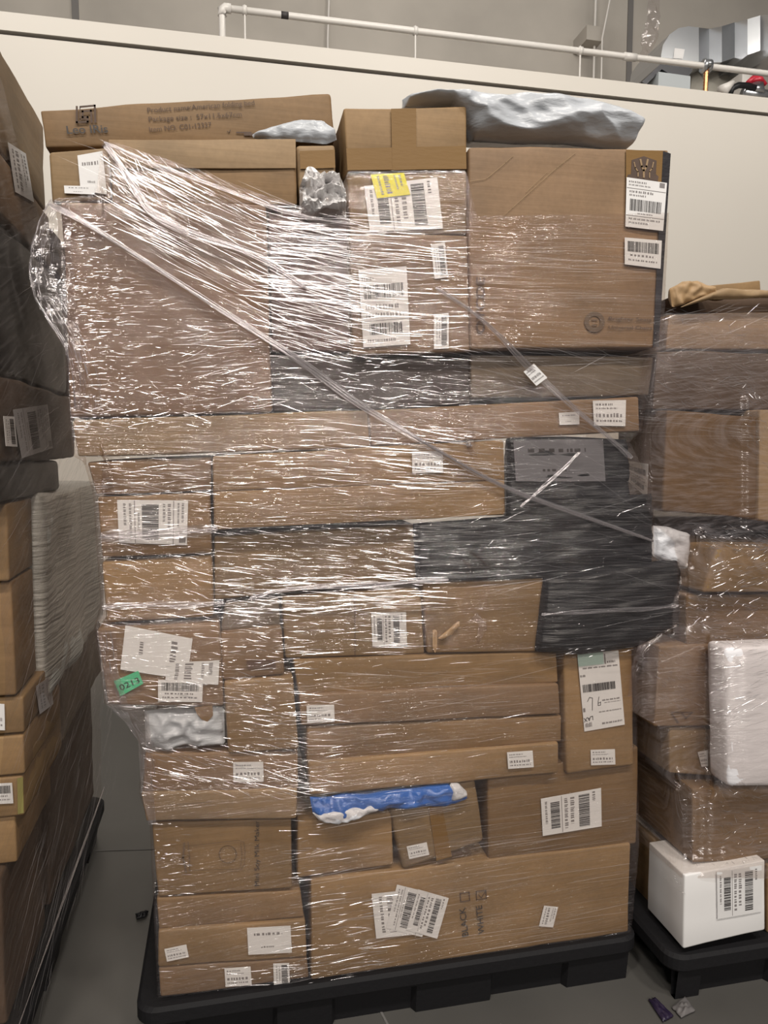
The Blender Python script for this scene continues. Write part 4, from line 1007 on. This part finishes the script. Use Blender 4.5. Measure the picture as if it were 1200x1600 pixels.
# film on the left load side: sheet in the plane of the side
V, F, UV = [], [], []
nu, nv = 60, 160
ztop_ = zf(235)
for j in range(nv + 1):
    for i in range(nu + 1):
        u, v = i / nu, j / nv
        y = 1.56 + 1.34 * u
        zt2 = zf(120) + (zf(560) - zf(120)) * max(0, min(1, (u - .1) / .62)) ** 1.0
        if u > .62: zt2 = zf(560) + (zt_ + .02 - zf(560)) * min(1, (u - .62) / .1)
        z = zt2 + (.135 - zt2) * v
        if y > 2.45: lim = zt_ + .02; z = min(z, lim) if v == 0 else z
        x = XL + .017 - .05 * max(0, min(1, (.95 - z) / .5)) + .006 * noise.noise(Vector((y * 5, z * 6, 2))) + .004 * noise.noise(Vector((y * 20 + z * 16, (z - y) * 5, 4)))
        V.append(Vector((x, y, z))); UV.append((y * .9 + z * .4, z - y * .42))
for j in range(nv):
    for i in range(nu): F.append((j * (nu + 1) + i, j * (nu + 1) + i + 1, (j + 1) * (nu + 1) + i + 1, (j + 1) * (nu + 1) + i))
M_film3 = film('stretch_film_matt', .04, .05, .075, (.46, .43, .41), .3, (5, 90), .8, .005)
wl = thing('stretch_wrap', 'dull stretch film with slanting creases over the side of the left load', 'stretch film', (XL, 2.2, ZD))
obj('film_sheet', V, F, M_film3, wl, uv=UV)
R = []; r = random.Random(31)
for _ in range(520):
    y = r.uniform(1.6, 2.85); z = r.uniform(.2, 2.1)
    if z > ztop_ - (y - 1.6) * .6 and r.random() < .7: continue
    L = r.uniform(.04, .25); sl = r.gauss(.32, .16); pts, rad = [], []; r0 = r.uniform(.2, .7) * .001
    for k in range(6):
        t_ = k / 5 - .5; pts.append((XL + .024 + .004 * r.random(), min(y + L * t_, 2.9), z + L * t_ * sl)); rad.append(r0 * (1 - abs(t_) * 1.5))
    R.append(tube(pts, rad, 5, cap=False))
obj('film_wrinkles', *merge(R), M_st2, wl)['label'] = 'slanting creases'
R = []
for _ in range(14):
    o_ = r.uniform(-.03, .03); pts = []
    for k in range(12):
        t_ = k / 11; pts.append((XL - .028 + o_ * .12, 1.3 + 1.6 * t_, .155 + o_ * .5 + .004 * math.sin(9 * t_ + o_ * 90)))
    R.append(tube(pts, [.0008 * r.uniform(.4, 1.4) for _ in pts], 5, cap=False))
obj('film_rope', *merge(R), M_rope, wl)['label'] = 'gathered lower edge of the film'

# ------------------------------------------------------------------ right load
HFR = []
def rcarton(q, Y, dep, mat, label, **kw):
    n0 = len(HF); o = carton(q, Y, dep, mat, label, **kw); del HF[n0:]; HFR.append((q, Y)); return o
b = rcarton([(1070, 1368), (1196, 1344), (1194, 1452), (1068, 1481)], 1.63, .17, simple('white_box_card', (.82, .80, .80), .5, var=.05), 'white box with a large label on the near corner of the right pallet', name='white_carton', dx=-.0, r=.004)
lab(b, [(1120, 1362), (1190, 1352), (1190, 1424), (1121, 1436)], 'ship2', 1)
rcarton([(1199, 1352), (1440, 1330), (1440, 1445), (1199, 1458)], 1.66, .3, 'b', 'brown box at the right frame edge beside the white box on the pallet')
rcarton([(1022, 1312), (1052, 1316), (1052, 1432), (1022, 1428)], 1.83, .3, 'd', 'olive brown bundle standing in the gap behind the white box', r=.015, dent=.004)
rcarton([(1082, 1232), (1440, 1226), (1440, 1328), (1082, 1350)], 1.66, .36, 'b', 'brown carton under sparkling film, directly on top of the white box')
rcarton([(1046, 1137), (1230, 1140), (1230, 1222), (1046, 1208)], 1.70, .35, 'd', 'olive box peeking out under the white foam block')
lab(bpy.data.objects[[o.name for o in C.objects if o.get('label', '').startswith('olive box peeking')][0]], [(1090, 1175), (1106, 1172), (1106, 1197), (1096, 1198)], 'small')
b = rcarton([(1030, 1010), (1200, 1005), (1200, 1133), (1022, 1136)], 1.69, .3, 'c', 'brown box with a printed arrow left of the white foam block')
lines3(b, [(pl([(1050, 1113), (1082, 1113), (1072, 1122), (1066, 1114)], b['_Y'] - .004), .003), (pl([(1050, 1115), (1060, 1129)], b['_Y'] - .004), .003)], M_brownink, 'printed_arrow')
b = rcarton([(1133, 1012), (1440, 1000), (1440, 1228), (1137, 1231)], 1.60, .08, M_foam, 'tall white foam block with a slanted left edge, right load', name='foam_block', r=.016, cat='foam block')
rcarton([(1072, 930), (1440, 925), (1440, 1002), (1072, 1008)], 1.70, .4, 'b', 'brown box under heavy crinkled film above the white foam block', crush=.004)
rcarton([(1016, 808), (1440, 806), (1440, 1000), (1020, 1000)], 1.99, .35, 'g', 'dim box far back in the gap between the black parcels and the right load')
b = rcarton([(1120, 856), (1440, 850), (1440, 926), (1098, 926)], 1.66, .30, 'a', 'tan box with taped corner and shiny film on its top, right load', r=.008)
o = obj('poly_mailer', *pillow([(1020, 822), (1045, 826), (1076, 832)], [(1018, 868), (1045, 886), (1072, 890)], 1.74, .02, 26, 18, .006, 22, 17, back=.04, pw=.3), M_whiteplastic)
tag(o, 'crinkled white mailer end poking out beside the black parcels', 'mailer bag')
b = rcarton([(1042, 640), (1185, 650), (1183, 812), (1036, 798)], 1.72, .24, 'r', 'tall brown box with a small picture label on its side, right load', dent=.003)
sticker(b, [PX(x, y, P(1040, 700, 1.72).x - .004) for x, y in ((981, 720), (1013, 725), (1011, 778), (982, 752))], Vector((-1, 0, 0)), 'ship2', 0)
rcarton([(1187, 640), (1440, 640), (1440, 850), (1185, 812)], 1.71, .3, 'e', 'pale brown box at the right frame edge next to the tall brown box')
rcarton([(1026, 548), (1440, 556), (1440, 640), (1020, 640)], 1.76, .35, 'k', 'dark brown box under slanting film in the upper right load', dent=.004)
rcarton([(1045, 490), (1440, 482), (1440, 547), (1040, 546)], 1.77, .35, 'c', 'brown box just below the open torn box, right load')
# open torn box on top of the right load
b = rcarton([(1050, 462), (1440, 460), (1440, 488), (1054, 490)], 1.80, .35, 'k', 'open brown box with torn bent flaps, top of the right load', dent=.003)  # dark card colour stands in for the shaded underside of the flaps
obj('bent_flap', *pillow([(1046, 452), (1066, 438), (1090, 438), (1128, 456)], [(1050, 486), (1070, 478), (1095, 466), (1130, 466)], 1.76, .02, 24, 14, .010, 20, 31), M_paper, b)
obj('bent_flap', *pillow([(1100, 462), (1130, 450), (1200, 455), (1420, 450)], [(1060, 480), (1110, 468), (1200, 466), (1420, 462)], 1.745, .012, 40, 10, .006, 12, 32), CB['e'], b)
tag(obj('cardboard_box', *rbox(*pxq([(1104, 446), (1188, 438), (1189, 458), (1104, 462)], 1.95), (0, .2, 0), r=.004, seed=77), CB['a']), 'low tan box behind the torn flaps on the right load', 'cardboard box')
# film of the right load
gx2 = np.arange(990, 1460, ST)
def fYr(px, py):
    y = 1.72
    for q, Yq in HFR:
        if pin(q, px, py): y = min(y, Yq)
    return y
rowsY = {}
def fYr_s(px, py):
    a = 0; n = 0
    for dx in (-26, -13, 0, 13, 26):
        for dy in (-24, -12, 0, 12, 24):
            k = (round((px + dx) / 8), round((py + dy) / 8))
            if k not in rowsY: rowsY[k] = fYr(k[0] * 8, k[1] * 8)
            a += rowsY[k]; n += 1
    m = min(rowsY[(round((px + dx) / 8), round((py + dy) / 8))] for dx in (-26, -13, 0, 13, 26) for dy in (-24, -12, 0, 12, 24))
    return .3 * a / n + .7 * m - .012
LR = [(470, 1052), (490, 1043), (545, 1026), (620, 1016), (645, 1018), (800, 1018), (850, 1060), (925, 1064), (1000, 1030), (1015, 1004), (1120, 1002), (1135, 1030), (1210, 1036), (1240, 1064), (1340, 1068), (1370, 1066)]
V, F, UV = [], [], []
nu, nv = 90, 200
for j in range(nv + 1):
    y = 489 + (1372 - 489) * j / nv; xl = plf(LR, y)
    for i in range(nu + 1):
        x = xl + (1440 - xl) * (i / nu) ** 1.25
        q = P(x, y, fYr_s(x, y)); q.y += .003 * noise.noise(Vector((q.x * 14, q.z * 30, 0))); V.append(q)
        UV.append((q.x, q.z + .25 * math.sin(q.z * 7) * q.x))
for j in range(nv):
    for i in range(nu): F.append((j * (nu + 1) + i, (j + 1) * (nu + 1) + i, (j + 1) * (nu + 1) + i + 1, j * (nu + 1) + i + 1))
prev = [j * (nu + 1) for j in range(nv + 1)]
for s in range(1, 5):
    cur = []
    for j in range(nv + 1):
        q = V[j * (nu + 1)].copy(); q.y += .08 * s; q.x += -.004 * s; cur.append(len(V)); V.append(q); UV.append((q.x - .08 * s, q.z))
    for j in range(nv): F.append((prev[j], cur[j], cur[j + 1], prev[j + 1]))
    prev = cur
wr = thing('stretch_wrap', 'crinkled clear stretch film around the right hand load', 'stretch film', (1.7, 2.1, ZD))
obj('film_sheet', V, F, film('stretch_film_crinkled', .06, .08, .06, (.7, .62, .64), .14, (16, 110), .7, .005), wr, uv=UV)
_f = fY; CLIP = False
def fY(px, py): return fYr_s(px, py)
R = []
R += patch([(1060, 925), (1200, 925), (1200, 1010), (1070, 1005)], 260, 10, 25, 4, 22, .3, .8)
R += patch([(1120, 855), (1200, 855), (1200, 925), (1110, 920)], 90, -18, 8, 5, 26, .3, .8)
R += patch([(1070, 815), (1200, 830), (1200, 862), (1110, 858)], 190, 10, 14, 5, 32, .3, .9)
R += patch([(1020, 1010), (1110, 1010), (1110, 1110), (1030, 1110)], 110, 28, 8, 4, 22, .25, .7)
R += patch([(1100, 1010), (1200, 1010), (1200, 1130), (1110, 1140)], 120, -16, 8, 5, 40, .25, .7)
R += patch([(1050, 1200), (1200, 1230), (1190, 1350), (1080, 1350)], 220, 20, 40, 3, 16, .3, .8)
R += patch([(1030, 1330), (1070, 1360), (1070, 1400), (1030, 1370)], 25, 50, 12, 4, 16, .25, .6)
R += patch([(1160, 600), (1200, 600), (1200, 740), (1165, 700)], 60, 50, 25, 4, 18, .3, .8)
R += patch([(1040, 485), (1200, 480), (1200, 640), (1020, 640)], 150, 18, 30, 5, 34, .2, .7)
obj('film_wrinkles', *merge(R), M_st, wr)['label'] = 'bright creases'
R = []
R += patch([(1040, 485), (1200, 480), (1200, 560), (1025, 560)], 70, -12, 10, 30, 120, .25, .7)
R += patch([(1020, 540), (1200, 560), (1200, 640), (1015, 640)], 90, 20, 16, 30, 120, .25, .7)
R += patch([(1005, 625), (1190, 640), (1190, 690), (1005, 680)], 60, 4, 4, 40, 140, .25, .7)
R += patch([(1040, 1000), (1200, 1000), (1200, 1230), (1040, 1130)], 60, -8, 14, 30, 120, .25, .6)
obj('film_wrinkles', *merge(R), M_st2, wr)['label'] = 'faint soft creases'
fY = _f

# ------------------------------------------------------------------ scraps on the floor
def scrap(pts, mat, label, seed, nm='film_scrap', cat='plastic scrap'):
    c = [PZ(x, y) for x, y in pts]; V, F = [], []
    n = 12; r = random.Random(seed); cx = sum(c, Vector()) / len(c)
    for s in range(2):
        for j in range(n + 1):
            for i in range(n + 1):
                u, v = i / n, j / n; p = c[0].lerp(c[1], u).lerp(c[3].lerp(c[2], u), v)
                e = min(u, 1 - u, v, 1 - v) * 2
                p = p + (cx - p) * .12 * noise.noise(Vector((u * 4, v * 4, seed)))
                p.z = .003 + (.004 + .03 * e * abs(noise.noise(Vector((u * 3, v * 3, seed + 5)))) if s == 0 else 0); V.append(p)
    W = n + 1; o = W * W
    for j in range(n):
        for i in range(n):
            a = j * W + i; F.append((a, a + W, a + W + 1, a + 1)); F.append((o + a, o + a + 1, o + a + W + 1, o + a + W))
    rim = list(range(W)) + [j * W + n for j in range(1, W)] + [n * W + i for i in range(n - 1, -1, -1)] + [j * W for j in range(n - 1, 0, -1)]
    for k in range(len(rim)): a, b_ = rim[k], rim[(k + 1) % len(rim)]; F.append((a, b_, b_ + o, a + o))
    tag(obj(nm, V, F, mat), label, cat)
scrap([(1050, 1577), (1070, 1560), (1086, 1582), (1064, 1593)], simple('grey_scrap', (.13, .12, .12), .6), 'grey plastic scrap on the floor below the right pallet corner', 2)
scrap([(1013, 1565), (1024, 1562), (1052, 1590), (1036, 1600)], simple('purple_black_scrap', (.02, .013, .035), .35), 'dark purple strip of plastic on the floor, left of the grey scrap', 4)
scrap([(212, 1430), (232, 1426), (228, 1434), (214, 1438)], M_dark, 'small black scrap on the floor left of the middle pallet', 6)

for o in C.objects:
    if '_Y' in o: del o['_Y']
